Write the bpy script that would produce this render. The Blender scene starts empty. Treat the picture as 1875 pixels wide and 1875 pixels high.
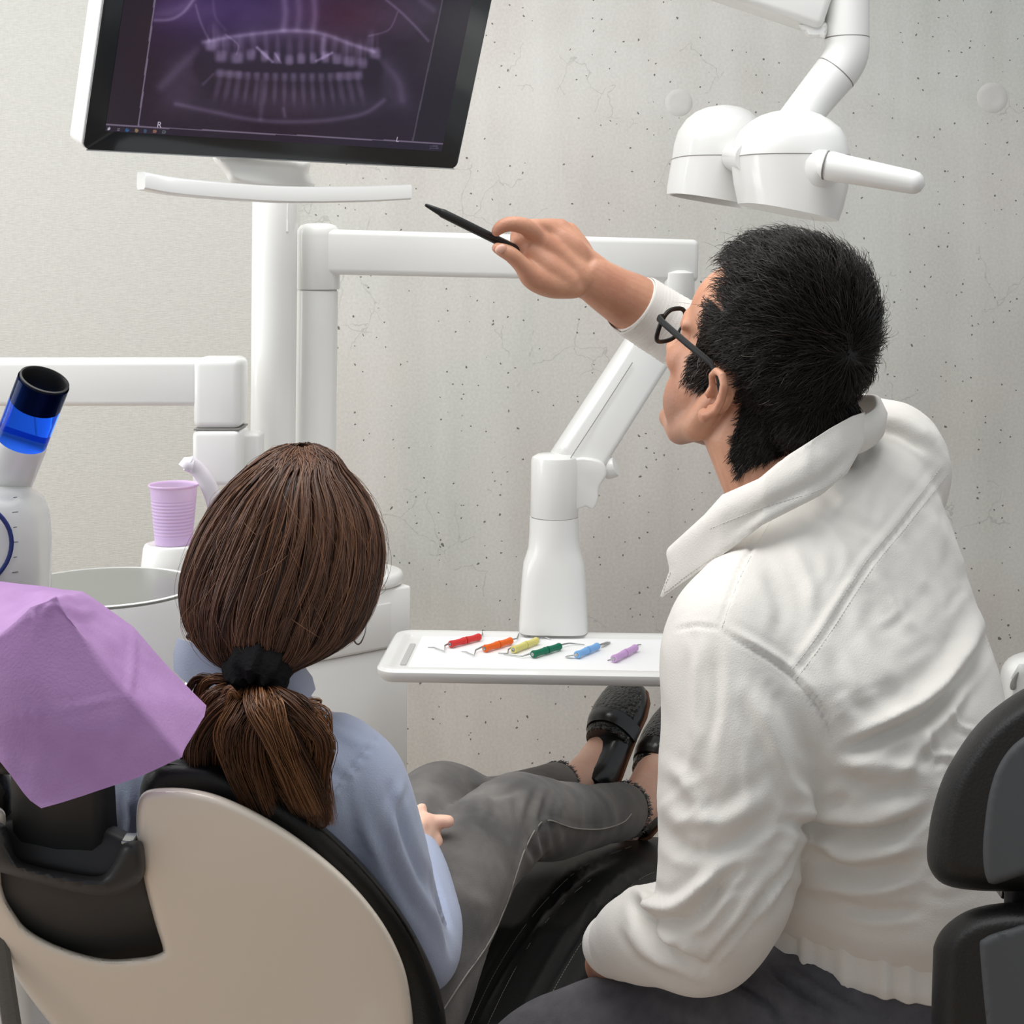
import bpy, bmesh, math, random
import numpy as np
from mathutils import Vector, Matrix, geometry as mgeo

random.seed(7); RNG = np.random.default_rng(7)
SC = bpy.context.scene
COL = SC.collection

# ---------------------------------------------------------------- camera
FPX, CH, HORIZON = 2700.0, 1.42, 480.0          # focal length in pixels of the 1875 px frame, eye height, horizon row
cam_data = bpy.data.cameras.new('camera')
cam = bpy.data.objects.new('camera', cam_data); COL.objects.link(cam)
cam.location = (0, 0, CH); cam.rotation_euler = (math.pi / 2, 0, 0)
cam_data.sensor_fit = 'HORIZONTAL'; cam_data.sensor_width = 36.0
cam_data.lens = FPX / 1875 * 36.0
cam_data.shift_y = -(937.5 - HORIZON) / 1875
cam_data.clip_start = 0.05; cam_data.clip_end = 50
SC.camera = cam

# ---------------------------------------------------------------- world, lights, exposure
w = bpy.data.worlds.new('world'); SC.world = w; w.use_nodes = True
w.node_tree.nodes['Background'].inputs[0].default_value = (0.92, 0.96, 1.0, 1)
w.node_tree.nodes['Background'].inputs[1].default_value = 0.46
SC.view_settings.view_transform = 'Standard'; SC.view_settings.look = 'None'
SC.view_settings.gamma = 1.0; SC.view_settings.use_curve_mapping = False
SC.view_settings.exposure = 0.10

def area_light(name, loc, target, sx, sy, power, color=(1, 1, 1)):
    d = bpy.data.lights.new(name, 'AREA'); d.shape = 'RECTANGLE'; d.size = sx; d.size_y = sy
    d.energy = power; d.color = color
    o = bpy.data.objects.new(name, d); COL.objects.link(o); o.location = loc
    v = Vector(target) - Vector(loc)
    o.rotation_euler = v.to_track_quat('-Z', 'Y').to_euler()
    return o
area_light('window_light', (-2.7, 1.9, 1.9), (0.2, 2.3, 1.1), 1.8, 1.8, 44, (1.0, 1.0, 0.99))
area_light('ceiling_panel_light', (-0.45, 1.75, 2.75), (-0.4, 2.1, 0.0), 2.4, 1.3, 44, (1.0, 0.995, 0.985))

# ---------------------------------------------------------------- helpers
def P(px, py, d):
    """World point seen at photograph pixel (px, py) at distance d in front of the camera."""
    return Vector(((px - 937.5) * d / FPX, d, CH - (py - HORIZON) * d / FPX))
def PZ(px, py, z):
    """World point on the horizontal plane of height z seen at a pixel."""
    return P(px, py, (CH - z) * FPX / (py - HORIZON))
def proj(v):
    v = np.asarray(v, float)
    return np.stack([937.5 + FPX * v[:, 0] / v[:, 1], HORIZON - FPX * (v[:, 2] - CH) / v[:, 1]], 1)
def lin(c):
    return tuple(((x / 255) / 12.92 if x / 255 <= 0.04045 else ((x / 255 + 0.055) / 1.055) ** 2.4) for x in c)

def catmull(pts, n=8, closed=False):
    pts = [np.array(p, float) for p in pts]; m = len(pts); out = []
    rng = range(m) if closed else range(m - 1)
    for i in rng:
        if closed: p0, p1, p2, p3 = pts[i - 1], pts[i], pts[(i + 1) % m], pts[(i + 2) % m]
        else: p0, p1, p2, p3 = pts[max(i - 1, 0)], pts[i], pts[i + 1], pts[min(i + 2, m - 1)]
        for k in range(n):
            t = k / n
            out.append(0.5 * (2 * p1 + (p2 - p0) * t + (2 * p0 - 5 * p1 + 4 * p2 - p3) * t * t + (3 * p1 - p0 - 3 * p2 + p3) * t ** 3))
    if not closed: out.append(pts[-1])
    return np.array(out)

class MB:
    """Collects shapes that become ONE mesh object."""
    def __init__(self): self.v = []; self.f = []
    def add(self, verts, faces):
        o = len(self.v); self.v.extend([tuple(map(float, p)) for p in verts]); self.f.extend([tuple(i + o for i in q) for q in faces]); return self
    def rings(self, rs, cap=True, closed=False):
        n = len(rs[0]); V = [p for r in rs for p in r]; F = []
        m = len(rs)
        for i in range(m if closed else m - 1):
            a, b = i * n, ((i + 1) % m) * n
            for k in range(n): F.append((a + k, a + (k + 1) % n, b + (k + 1) % n, b + k))
        if cap and not closed:
            F.append(tuple(range(n - 1, -1, -1))); F.append(tuple(range((m - 1) * n, m * n)))
        return self.add(V, F)
    def tube(self, path, r, n=16, cap=True, squash=None, up=None, round_ends=False):
        """Sweep a circle (or an ellipse: squash = (a, b) factors about `up`) along a path; r may vary."""
        path = np.array([tuple(p) for p in path], float); m = len(path)
        rr = np.full(m, r, float) if np.isscalar(r) else np.interp(np.linspace(0, 1, m), np.linspace(0, 1, len(r)), r)
        if round_ends:
            t0 = path[1] - path[0]; t0 /= np.linalg.norm(t0); t1 = path[-1] - path[-2]; t1 /= np.linalg.norm(t1)
            a = np.array([0.0, 0.25, 0.6]); k = np.sqrt(1 - (1 - a) ** 2)
            pre = [path[0] - t0 * rr[0] * (1 - x) for x in a]; post = [path[-1] + t1 * rr[-1] * (1 - x) for x in a[::-1]]
            path = np.array(pre + list(path) + post); rr = np.concatenate([rr[0] * np.maximum(k, .02), rr, rr[-1] * np.maximum(k[::-1], .02)]); m = len(path)
        T = np.gradient(path, axis=0); T /= np.linalg.norm(T, axis=1)[:, None] + 1e-12
        u = np.array(up, float) if up is not None else (np.array([0, 0, 1.0]) if abs(T[0][2]) < .9 else np.array([1.0, 0, 0]))
        u = u - T[0] * (u @ T[0]); u /= np.linalg.norm(u)
        sa, sb = squash if squash else (1, 1)
        ang = np.linspace(0, 2 * math.pi, n, endpoint=False); rs = []
        for i in range(m):
            u = u - T[i] * (u @ T[i]); u /= np.linalg.norm(u); w_ = np.cross(T[i], u)
            rs.append([path[i] + rr[i] * (sb * math.cos(a) * u + sa * math.sin(a) * w_) for a in ang])
        return self.rings(rs, cap)
    def lathe(self, prof, c, axis=(0, 0, 1), n=32, cap=True, ref=None):
        ax = Vector(axis).normalized(); u = ax.orthogonal().normalized() if ref is None else Vector(ref).normalized(); w_ = ax.cross(u); c = Vector(c)
        return self.rings([[c + ax * h + (u * math.cos(a) + w_ * math.sin(a)) * max(r, 1e-5) for a in np.linspace(0, 2 * math.pi, n, endpoint=False)] for r, h in prof], cap)
    def box(self, c, s, rot=None, bev=0.0, seg=3):
        bm = bmesh.new(); bmesh.ops.create_cube(bm, size=1.0)
        bmesh.ops.scale(bm, vec=s, verts=bm.verts)
        if bev: bmesh.ops.bevel(bm, geom=list(bm.edges), offset=bev, segments=seg, profile=0.5, affect='EDGES')
        M = Matrix.Translation(Vector(c)) @ (rot.to_4x4() if rot is not None else Matrix())
        self.add([M @ v.co for v in bm.verts], [[v.index for v in f.verts] for f in bm.faces]); bm.free(); return self
    def prism(self, outline, frame, h0, h1, bev=0.0, seg=3):
        """Extrude a 2-D outline along the frame's third axis. frame = (origin, x, y, z)."""
        O, X, Y, Z = [Vector(q) for q in frame]
        bm = bmesh.new(); a = [bm.verts.new(O + X * p[0] + Y * p[1] + Z * h0) for p in outline]; b = [bm.verts.new(O + X * p[0] + Y * p[1] + Z * h1) for p in outline]
        n = len(a); bm.faces.new(a[::-1]); bm.faces.new(b)
        for i in range(n): bm.faces.new((a[i], a[(i + 1) % n], b[(i + 1) % n], b[i]))
        bmesh.ops.recalc_face_normals(bm, faces=bm.faces)
        if bev:
            es = [e for e in bm.edges if len(e.link_faces) == 2 and (len(e.link_faces[0].verts) > 4 or len(e.link_faces[1].verts) > 4 or n <= 4) and e.calc_face_angle() > .6]
            bmesh.ops.bevel(bm, geom=es, offset=bev, segments=seg, profile=0.5, affect='EDGES')
        bm.verts.index_update()
        self.add([v.co for v in bm.verts], [[v.index for v in f.verts] for f in bm.faces]); bm.free(); return self
    def ellipsoid(self, c, A, B, C_, n=20, m=12):
        c, A, B, C_ = [np.array(q, float) for q in (c, A, B, C_)]
        rs = []
        for j in range(m + 1):
            th = math.pi * (0.001 + 0.998 * j / m); rs.append([c + C_ * math.cos(th) + math.sin(th) * (A * math.cos(a) + B * math.sin(a)) for a in np.linspace(0, 2 * math.pi, n, endpoint=False)])
        return self.rings(rs[::-1])
    def sheet(self, outline, dfn, thick, R, sp=10, smooth=True, back=None):
        """A pillow-edged slab: closed pixel outline, middle surface at distance dfn(x, y), thickness `thick`, edge rounding over R pixels."""
        ol = catmull(outline, 6, True) if smooth else np.array(outline, float)
        seg = np.linalg.norm(np.roll(ol, -1, 0) - ol, axis=1); L = seg.sum(); cum = np.concatenate([[0], np.cumsum(seg)])
        nb = max(12, int(L / sp)); t = np.linspace(0, L, nb, endpoint=False); cl = np.vstack([ol, ol[:1]])
        bd = np.stack([np.interp(t, cum, cl[:, 0]), np.interp(t, cum, cl[:, 1])], 1)
        (x0, y0), (x1, y1) = bd.min(0), bd.max(0)
        gx, gy = np.meshgrid(np.arange(x0, x1, sp), np.arange(y0, y1, sp * .87)); gx[1::2] += sp / 2
        g = np.stack([gx.ravel(), gy.ravel()], 1)
        def bdist(q):
            best = np.full(len(q), 1e9)
            for a, b in zip(bd, np.roll(bd, -1, 0)):
                ab = b - a; s = np.clip(((q - a) @ ab) / (ab @ ab + 1e-9), 0, 1); best = np.minimum(best, np.linalg.norm(q - a - s[:, None] * ab, axis=1))
            return best
        ins = np.zeros(len(g), bool)
        for a, b in zip(bd, np.roll(bd, -1, 0)):
            c = ((a[1] > g[:, 1]) != (b[1] > g[:, 1])) & (g[:, 0] < (b[0] - a[0]) * (g[:, 1] - a[1]) / (b[1] - a[1] + 1e-12) + a[0]); ins ^= c
        g = g[ins]; gd = bdist(g); k = gd > sp * .55; g, gd = g[k], gd[k]
        # inset rows so that the rounding is sampled
        T_ = np.roll(bd, -1, 0) - np.roll(bd, 1, 0); T_ /= np.linalg.norm(T_, axis=1)[:, None] + 1e-9; N = np.stack([-T_[:, 1], T_[:, 0]], 1)
        area = np.sum(bd[:, 0] * np.roll(bd[:, 1], -1) - np.roll(bd[:, 0], -1) * bd[:, 1]); N *= np.sign(area)
        extra = []
        for fr in (0.08, 0.3):
            if R * fr > 0.6:
                q = bd + N * R * fr; qd = bdist(q); ok = qd > R * fr * .9; extra.append((q[ok], qd[ok]))
        for q, qd in extra:
            if len(g):
                far = np.ones(len(g), bool)
                for i in range(0, len(q), 1): far &= (np.abs(g - q[i]).max(1) > sp * .3)
                g, gd = g[far], gd[far]
            g = np.vstack([g, q]); gd = np.concatenate([gd, qd])
        pts = np.vstack([bd, g]); dist = np.concatenate([np.zeros(nb), gd])
        res = mgeo.delaunay_2d_cdt([Vector(p) for p in pts], [(i, (i + 1) % nb) for i in range(nb)], [list(range(nb))], 1, 1e-4)
        vs = np.array([tuple(v) for v in res[0]]); orig = res[3]
        dd = np.array([min(dist[j] for j in o) if o else 0 for o in orig]) if orig else bdist(vs)
        isb = dd < 1e-6
        h = np.sqrt(np.maximum(0, 1 - (1 - np.clip(dd / max(R, 1e-6), 0, 1)) ** 2))
        mid = np.array([dfn(x, y) for x, y in vs])
        V = [P(x, y, m - k_ * thick / 2) for (x, y), m, k_ in zip(vs, mid, h)]
        bi = {}; 
        for i in range(len(vs)):
            if isb[i]: bi[i] = i
            else: bi[i] = len(V); V.append(P(vs[i][0], vs[i][1], mid[i] + h[i] * thick / 2))
        F = []
        for f in res[2]:
            f = list(f); a = sum(vs[f[i]][0] * vs[f[(i + 1) % len(f)]][1] - vs[f[(i + 1) % len(f)]][0] * vs[f[i]][1] for i in range(len(f)))
            if a < 0: f = f[::-1]
            F.append(tuple(f[::-1])); F.append(tuple(bi[i] for i in f))
        return self.add(V, F)
    def mesh(self, name, sharp=40):
        me = bpy.data.meshes.new(name); me.from_pydata(self.v, [], self.f); me.validate()
        me.polygons.foreach_set('use_smooth', [True] * len(me.polygons))
        if sharp: me.set_sharp_from_angle(angle=math.radians(sharp))
        me.update(); return me

def part(name, mb, mat, parent=None, label=None, kind=None, sharp=40, fix=True):
    me = mb.mesh(name, sharp) if isinstance(mb, MB) else mb
    if fix:
        bm = bmesh.new(); bm.from_mesh(me); bmesh.ops.recalc_face_normals(bm, faces=bm.faces); bm.to_mesh(me); bm.free()
    o = bpy.data.objects.new(name, me); COL.objects.link(o)
    if mat is not None: me.materials.append(mat)
    if parent is not None:
        o.parent = parent          # parts stay in world coordinates; only the thing's Empty is moved
        o.matrix_parent_inverse = Matrix.Translation(-parent.location) if parent.parent is None else Matrix()
    if label: o['label'] = label
    if kind: o['kind'] = kind
    return o
def thing(name, label, cat, loc=(0, 0, 0), group=None):
    o = bpy.data.objects.new(name, None); COL.objects.link(o); o.location = loc; o.empty_display_size = .05
    o['label'] = label; o['category'] = cat
    if group: o['group'] = group
    return o
def tag(o, label, cat, group=None):
    o['label'] = label; o['category'] = cat
    if group: o['group'] = group
    return o

def remesh(mb, voxel, smooth=0, factor=0.5):
    """Fuse overlapping closed shells into one continuous surface."""
    me = mb.mesh('tmp', None)
    bm = bmesh.new(); bm.from_mesh(me); bmesh.ops.recalc_face_normals(bm, faces=bm.faces); bm.to_mesh(me); bm.free()
    o = bpy.data.objects.new('tmp', me); COL.objects.link(o)
    r = o.modifiers.new('r', 'REMESH'); r.mode = 'VOXEL'; r.voxel_size = voxel; r.use_smooth_shade = True
    if smooth:
        s = o.modifiers.new('s', 'SMOOTH'); s.iterations = smooth; s.factor = factor
    dg = bpy.context.evaluated_depsgraph_get(); dg.update()
    out = bpy.data.meshes.new_from_object(o.evaluated_get(dg))
    bpy.data.objects.remove(o); bpy.data.meshes.remove(me)
    out.polygons.foreach_set('use_smooth', [True] * len(out.polygons))
    return out
def coords(me):
    a = np.empty(len(me.vertices) * 3); me.vertices.foreach_get('co', a); return a.reshape(-1, 3)
def normals(me):
    a = np.empty(len(me.vertices) * 3); me.vertices.foreach_get('normal', a); return a.reshape(-1, 3)
def set_coords(me, v):
    me.vertices.foreach_set('co', np.ascontiguousarray(v, float).ravel()); me.update()
def polydist(q, pl):
    """Distance of 2-D points q to polyline pl, its signed side and the position 0..1 along it."""
    best = np.full(len(q), 1e9); side = np.zeros(len(q)); along = np.zeros(len(q))
    L = np.concatenate([[0], np.cumsum(np.linalg.norm(np.diff(pl, axis=0), axis=1))])
    for i in range(len(pl) - 1):
        a, b = pl[i], pl[i + 1]; ab = b - a; s = np.clip(((q - a) @ ab) / (ab @ ab + 1e-9), 0, 1)
        dv = q - a - s[:, None] * ab; d = np.linalg.norm(dv, axis=1); k = d < best
        best[k] = d[k]; side[k] = np.sign(ab[0] * (q[:, 1] - a[1]) - ab[1] * (q[:, 0] - a[0]))[k]; along[k] = ((L[i] + s * np.linalg.norm(ab)) / L[-1])[k]
    return best, side, along
def creases(me, lines, mask=None):
    """Press folds into a cloth surface. lines: (pixel polyline, height in m, half width in px); positive = ridge."""
    v = coords(me); n = normals(me); q = proj(v)
    toward = np.einsum('ij,ij->i', n, np.array([0, 0, CH]) - v); ok = toward > 0
    if mask is not None: ok &= mask
    disp = np.zeros(len(v))
    for pl, amp, wd in lines:
        pl = catmull(pl, 5); lo = pl.min(0) - 4 * wd; hi = pl.max(0) + 4 * wd
        k = ok & (q > lo).all(1) & (q < hi).all(1)
        if not k.any(): continue
        d, s, al = polydist(q[k], pl)
        taper = np.clip(np.minimum(al, 1 - al) * 4 + .15, 0, 1)
        x = d / wd
        disp[k] += amp * taper * (np.exp(-x * x) - .35 * np.exp(-(x - 1.9) ** 2 / .8))
    set_coords(me, v + n * disp[:, None]); return me
def noise3(v, scale, seed=0, octaves=3):
    """Smooth pseudo-random field (sum of sines along random directions)."""
    r = np.random.default_rng(seed); out = np.zeros(len(v)); amp = 1.0
    for o in range(octaves):
        for k in range(7):
            d = r.normal(size=3); d /= np.linalg.norm(d); out += amp * np.sin((v @ d) * scale * (2 ** o) * r.uniform(.7, 1.4) * 6.283 + r.uniform(0, 6.28))
        amp *= .55
    return out / 4.0

# ---------------------------------------------------------------- materials
def mat(name, col, rough=.5, spec=.5, coat=0, metal=0, trans=0, sss=0, bump=None, var=None, sheen=0, bump2=None, ior=None, alpha=None, emis=None, coatr=.05):
    m = bpy.data.materials.new(name); m.use_nodes = True; nt = m.node_tree; b = nt.nodes['Principled BSDF']
    c = lin(col); b.inputs['Base Color'].default_value = (*c, 1); b.inputs['Roughness'].default_value = rough
    b.inputs['Specular IOR Level'].default_value = spec; b.inputs['Coat Weight'].default_value = coat; b.inputs['Coat Roughness'].default_value = coatr
    b.inputs['Metallic'].default_value = metal; b.inputs['Transmission Weight'].default_value = trans
    if ior: b.inputs['IOR'].default_value = ior
    if alpha is not None: b.inputs['Alpha'].default_value = alpha
    if sheen: b.inputs['Sheen Weight'].default_value = sheen
    if sss:
        b.inputs['Subsurface Weight'].default_value = sss; b.inputs['Subsurface Radius'].default_value = (.012, .005, .003); b.inputs['Subsurface Scale'].default_value = 1.0
    tc = nt.nodes.new('ShaderNodeTexCoord')
    if bump:                                    # (scale, strength, detail, stretch)
        sc, st, det, stretch = bump
        mp = nt.nodes.new('ShaderNodeMapping'); mp.inputs['Scale'].default_value = stretch
        nz = nt.nodes.new('ShaderNodeTexNoise'); nz.inputs['Scale'].default_value = sc; nz.inputs['Detail'].default_value = det
        bp = nt.nodes.new('ShaderNodeBump'); bp.inputs['Strength'].default_value = st; bp.inputs['Distance'].default_value = .002
        nt.links.new(tc.outputs['Object'], mp.inputs['Vector']); nt.links.new(mp.outputs[0], nz.inputs['Vector'])
        nt.links.new(nz.outputs['Fac'], bp.inputs['Height']); nt.links.new(bp.outputs[0], b.inputs['Normal'])
        if bump2:                                # broader crumpling under the fine grain: (scale, strength, distance, distortion)
            n2 = nt.nodes.new('ShaderNodeTexNoise'); n2.inputs['Scale'].default_value = bump2[0]; n2.inputs['Detail'].default_value = 3; n2.inputs['Distortion'].default_value = bump2[3]
            b2 = nt.nodes.new('ShaderNodeBump'); b2.inputs['Strength'].default_value = bump2[1]; b2.inputs['Distance'].default_value = bump2[2]
            nt.links.new(tc.outputs['Object'], n2.inputs['Vector']); nt.links.new(n2.outputs['Fac'], b2.inputs['Height']); nt.links.new(b2.outputs[0], bp.inputs['Normal'])
    if var:                                     # (second colour, scale, detail, stretch)
        c2, sc, det, stretch = var
        mp = nt.nodes.new('ShaderNodeMapping'); mp.inputs['Scale'].default_value = stretch
        nz = nt.nodes.new('ShaderNodeTexNoise'); nz.inputs['Scale'].default_value = sc; nz.inputs['Detail'].default_value = det
        rp = nt.nodes.new('ShaderNodeValToRGB'); rp.color_ramp.elements[0].position = .32; rp.color_ramp.elements[1].position = .68
        rp.color_ramp.elements[0].color = (*c, 1); rp.color_ramp.elements[1].color = (*lin(c2), 1)
        nt.links.new(tc.outputs['Object'], mp.inputs['Vector']); nt.links.new(mp.outputs[0], nz.inputs['Vector'])
        nt.links.new(nz.outputs['Fac'], rp.inputs['Fac']); nt.links.new(rp.outputs[0], b.inputs['Base Color'])
    if emis:
        b.inputs['Emission Color'].default_value = (*lin(emis[0]), 1); b.inputs['Emission Strength'].default_value = emis[1]
    return m
S1 = (1, 1, 1)
WHITE = mat('white_enamel', (236, 236, 233), .28, .5, .35)
WHITE2 = mat('white_matt_plastic', (246, 246, 243), .42)
CREAM = mat('shell_white_lacquer', (240, 229, 213), .25, .5, .4)
SEAM = mat('dark_joint', (140, 138, 134), .6)
BLACKP = mat('black_rubber', (26, 25, 25), .45, .4)
CHAR = mat('charcoal_plastic', (48, 48, 48), .5, .4)
GREYP = mat('grey_panel', (66, 68, 70), .6, .3)
LEATHER = mat('black_leather', (17, 17, 17), .46, .35, 0, bump=(420, .18, 4, S1))
STEEL = mat('steel', (170, 172, 172), .25, .5, 0, 1)
# ================================================================ the room
def concrete():
    m = bpy.data.materials.new('fair_faced_concrete'); m.use_nodes = True; nt = m.node_tree; N = nt.nodes; L = nt.links; b = N['Principled BSDF']
    tc = N.new('ShaderNodeTexCoord')
    def noise(sc, det, dist=0, stretch=S1):
        mp = N.new('ShaderNodeMapping'); mp.inputs['Scale'].default_value = stretch; L.new(tc.outputs['Object'], mp.inputs[0])
        n = N.new('ShaderNodeTexNoise'); n.inputs['Scale'].default_value = sc; n.inputs['Detail'].default_value = det; n.inputs['Distortion'].default_value = dist; L.new(mp.outputs[0], n.inputs['Vector']); return n.outputs['Fac']
    def ramp(fac, stops):
        r = N.new('ShaderNodeValToRGB'); e = r.color_ramp.elements
        while len(e) < len(stops): e.new(.5)
        for k, (p_, c_) in enumerate(stops): e[k].position = p_; e[k].color = (*c_, 1)
        L.new(fac, r.inputs['Fac']); return r.outputs['Color']
    def mix(kind, fac, a, c):
        x = N.new('ShaderNodeMix'); x.data_type = 'RGBA'; x.blend_type = kind
        if isinstance(fac, float): x.inputs[0].default_value = fac
        else: L.new(fac, x.inputs[0])
        L.new(a, x.inputs[6])
        if isinstance(c, tuple): x.inputs[7].default_value = (*c, 1)
        else: L.new(c, x.inputs[7])
        return x.outputs[2]
    def math_(op, a, c=None):
        x = N.new('ShaderNodeMath'); x.operation = op
        for i, q in enumerate((a, c)):
            if q is None: continue
            if isinstance(q, (int, float)): x.inputs[i].default_value = q
            else: L.new(q, x.inputs[i])
        return x.outputs[0]
    base = ramp(noise(1.3, 5, .6), [(.3, lin((175, 174, 169))), (.5, lin((186, 185, 181))), (.7, lin((196, 196, 192)))])
    tint = ramp(noise(2.2, 4, .4), [(.35, lin((205, 195, 190))), (.65, lin((192, 197, 190)))])
    c = mix('OVERLAY', .3, base, tint)
    streak = ramp(noise(3, 4, .2, (3.5, 1, .35)), [(.35, (.42, .42, .42)), (.7, (.58, .58, .58))]); c = mix('OVERLAY', .35, c, streak)
    fine = ramp(noise(160, 4), [(.3, (.4, .4, .4)), (.7, (.6, .6, .6))]); c = mix('OVERLAY', .35, c, fine)
    # air-bubble pits of two sizes
    def pits(sc, thr, keep):
        mp = N.new('ShaderNodeMapping'); mp.inputs['Scale'].default_value = S1; L.new(tc.outputs['Object'], mp.inputs[0])
        wv = N.new('ShaderNodeTexNoise'); wv.inputs['Scale'].default_value = sc * 1.6; L.new(tc.outputs['Object'], wv.inputs['Vector'])
        ad = N.new('ShaderNodeVectorMath'); ad.operation = 'MULTIPLY_ADD'; L.new(wv.outputs['Color'], ad.inputs[0]); ad.inputs[1].default_value = (.5 / sc,) * 3; L.new(mp.outputs[0], ad.inputs[2])
        v = N.new('ShaderNodeTexVoronoi'); v.inputs['Scale'].default_value = sc; v.inputs['Randomness'].default_value = 1; L.new(ad.outputs[0], v.inputs['Vector'])
        sep = N.new('ShaderNodeSeparateColor'); L.new(v.outputs['Color'], sep.inputs[0])
        rad = math_('MULTIPLY', math_('GREATER_THAN', sep.outputs[0], keep), math_('MULTIPLY', sep.outputs[1], thr))
        return math_('LESS_THAN', v.outputs['Distance'], rad)
    p1 = pits(17, .145, .45); p2 = pits(58, .185, .6)
    pm = math_('MAXIMUM', p1, p2)
    c = mix('MIX', math_('MULTIPLY', pm, .82), c, lin((70, 66, 60)))
    # hairline cracks, only in patches
    wv = N.new('ShaderNodeTexNoise'); wv.inputs['Scale'].default_value = 9; wv.inputs['Detail'].default_value = 5; L.new(tc.outputs['Object'], wv.inputs['Vector'])
    ad = N.new('ShaderNodeVectorMath'); ad.operation = 'MULTIPLY_ADD'; L.new(wv.outputs['Color'], ad.inputs[0]); ad.inputs[1].default_value = (.14,) * 3; L.new(tc.outputs['Object'], ad.inputs[2])
    v = N.new('ShaderNodeTexVoronoi'); v.feature = 'DISTANCE_TO_EDGE'; v.inputs['Scale'].default_value = 10; L.new(ad.outputs[0], v.inputs['Vector'])
    cr = math_('MULTIPLY', math_('LESS_THAN', v.outputs['Distance'], .009), math_('GREATER_THAN', noise(4.3, 3), .60))
    c = mix('MIX', math_('MULTIPLY', cr, .22), c, lin((95, 90, 84)))
    L.new(c, b.inputs['Base Color']); b.inputs['Roughness'].default_value = .62; b.inputs['Specular IOR Level'].default_value = .35
    h = math_('SUBTRACT', math_('MULTIPLY', noise(120, 3), .25), math_('MAXIMUM', pm, math_('MULTIPLY', cr, .5)))
    bp = N.new('ShaderNodeBump'); bp.inputs['Strength'].default_value = .35; bp.inputs['Distance'].default_value = .0025
    L.new(h, bp.inputs['Height']); L.new(bp.outputs[0], b.inputs['Normal'])
    return m
def wallpaper():
    m = bpy.data.materials.new('woven_wallpaper'); m.use_nodes = True; nt = m.node_tree; N = nt.nodes; L = nt.links; b = N['Principled BSDF']
    tc = N.new('ShaderNodeTexCoord')
    def wave(sx, sz, sc):
        mp = N.new('ShaderNodeMapping'); mp.inputs['Scale'].default_value = (sx, 1, sz); L.new(tc.outputs['Object'], mp.inputs[0])
        n = N.new('ShaderNodeTexNoise'); n.inputs['Scale'].default_value = sc; n.inputs['Detail'].default_value = 3; L.new(mp.outputs[0], n.inputs['Vector']); return n.outputs['Fac']
    h1 = wave(1, 7, 75); h2 = wave(5, 1, 60)
    ad = N.new('ShaderNodeMath'); ad.operation = 'MULTIPLY_ADD'; L.new(h2, ad.inputs[0]); ad.inputs[1].default_value = .45; L.new(h1, ad.inputs[2])
    rp = N.new('ShaderNodeValToRGB'); rp.color_ramp.elements[0].position = .45; rp.color_ramp.elements[1].position = 1.0
    rp.color_ramp.elements[0].color = (*lin((181, 180, 174)), 1); rp.color_ramp.elements[1].color = (*lin((196, 195, 189)), 1)
    L.new(ad.outputs[0], rp.inputs['Fac']); L.new(rp.outputs[0], b.inputs['Base Color'])
    bp = N.new('ShaderNodeBump'); bp.inputs['Strength'].default_value = .4; bp.inputs['Distance'].default_value = .002; L.new(ad.outputs[0], bp.inputs['Height']); L.new(bp.outputs[0], b.inputs['Normal'])
    b.inputs['Roughness'].default_value = .6; b.inputs['Specular IOR Level'].default_value = .3
    return m
WALL_Y = 3.3
XC = (549 - 937.5) * WALL_Y / FPX                 # where the concrete ends and the wallpaper begins
CONC = concrete()
wb = part('wall_back', MB().box(((XC + 2.6) / 2, WALL_Y + .1, 1.45), (2.6 - XC, .2, 2.9)), CONC, kind='structure')
wl = part('wall_left', MB().box(((XC - 2.4) / 2, WALL_Y + .17, 1.45), (XC + 2.4, .2, 2.9)), wallpaper(), kind='structure')
fl = part('floor', MB().box((0, 1.6, -.05), (5.4, 4.2, .1)), mat('warm_floor', (172, 146, 122), .45, var=((158, 132, 108), 3, 4, (1, 6, 1))), kind='structure')
PLUG = mat('mortar_plug', (198, 197, 192), .6, bump=(90, .1, 4, S1), var=((190, 188, 183), 30, 5, S1))
for (hx, hy, r) in ((1243, 188, 25), (1817, 179, 28)):
    c = P(hx, hy, WALL_Y); rr = r * WALL_Y / FPX
    part('tie_hole_plug', MB().lathe([(rr * .6, .0005), (rr * .985, .0005), (rr, .0002), (rr * 1.0, -.01)][::-1], c, (0, -1, 0), 36), PLUG, wb)
# ================================================================ dental equipment
def beam(mb, A, B, h, w_, bev=.008, roll=0):
    A, B = Vector(A), Vector(B); x = (B - A).normalized(); up = Vector((0, 0, 1)) if abs(x.z) < .95 else Vector((0, 1, 0))
    y = up.cross(x).normalized(); z = x.cross(y)
    R = Matrix((x, y, z)).transposed() @ Matrix.Rotation(roll, 3, 'X')
    return mb.box((A + B) / 2, ((B - A).length, w_, h), R, bev, 4)
def rrect(w_, h, r, n=6):
    out = []
    for cx, cy, a0 in ((w_ - r, r, -90), (w_ - r, h - r, 0), (r, h - r, 90), (r, r, 180)):
        for k in range(n + 1):
            a = math.radians(a0 + 90 * k / n); out.append((cx + r * math.cos(a), cy + r * math.sin(a)))
    return out
def sring(c, A, B, a, b, n=32, p=2.0):
    c = np.array(c, float); A = np.array(A, float); B = np.array(B, float); out = []
    for t in np.linspace(0, 2 * math.pi, n, endpoint=False):
        x, y = math.cos(t), math.sin(t)
        out.append(c + A * a * math.copysign(abs(x) ** (2 / p), x) + B * b * math.copysign(abs(y) ** (2 / p), y))
    return out
YAW = math.radians(38); UR = Vector((math.cos(YAW), math.sin(YAW), 0)); UN = Vector((math.sin(YAW), -math.cos(YAW), 0)); UZ = Vector((0, 0, 1))

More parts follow.
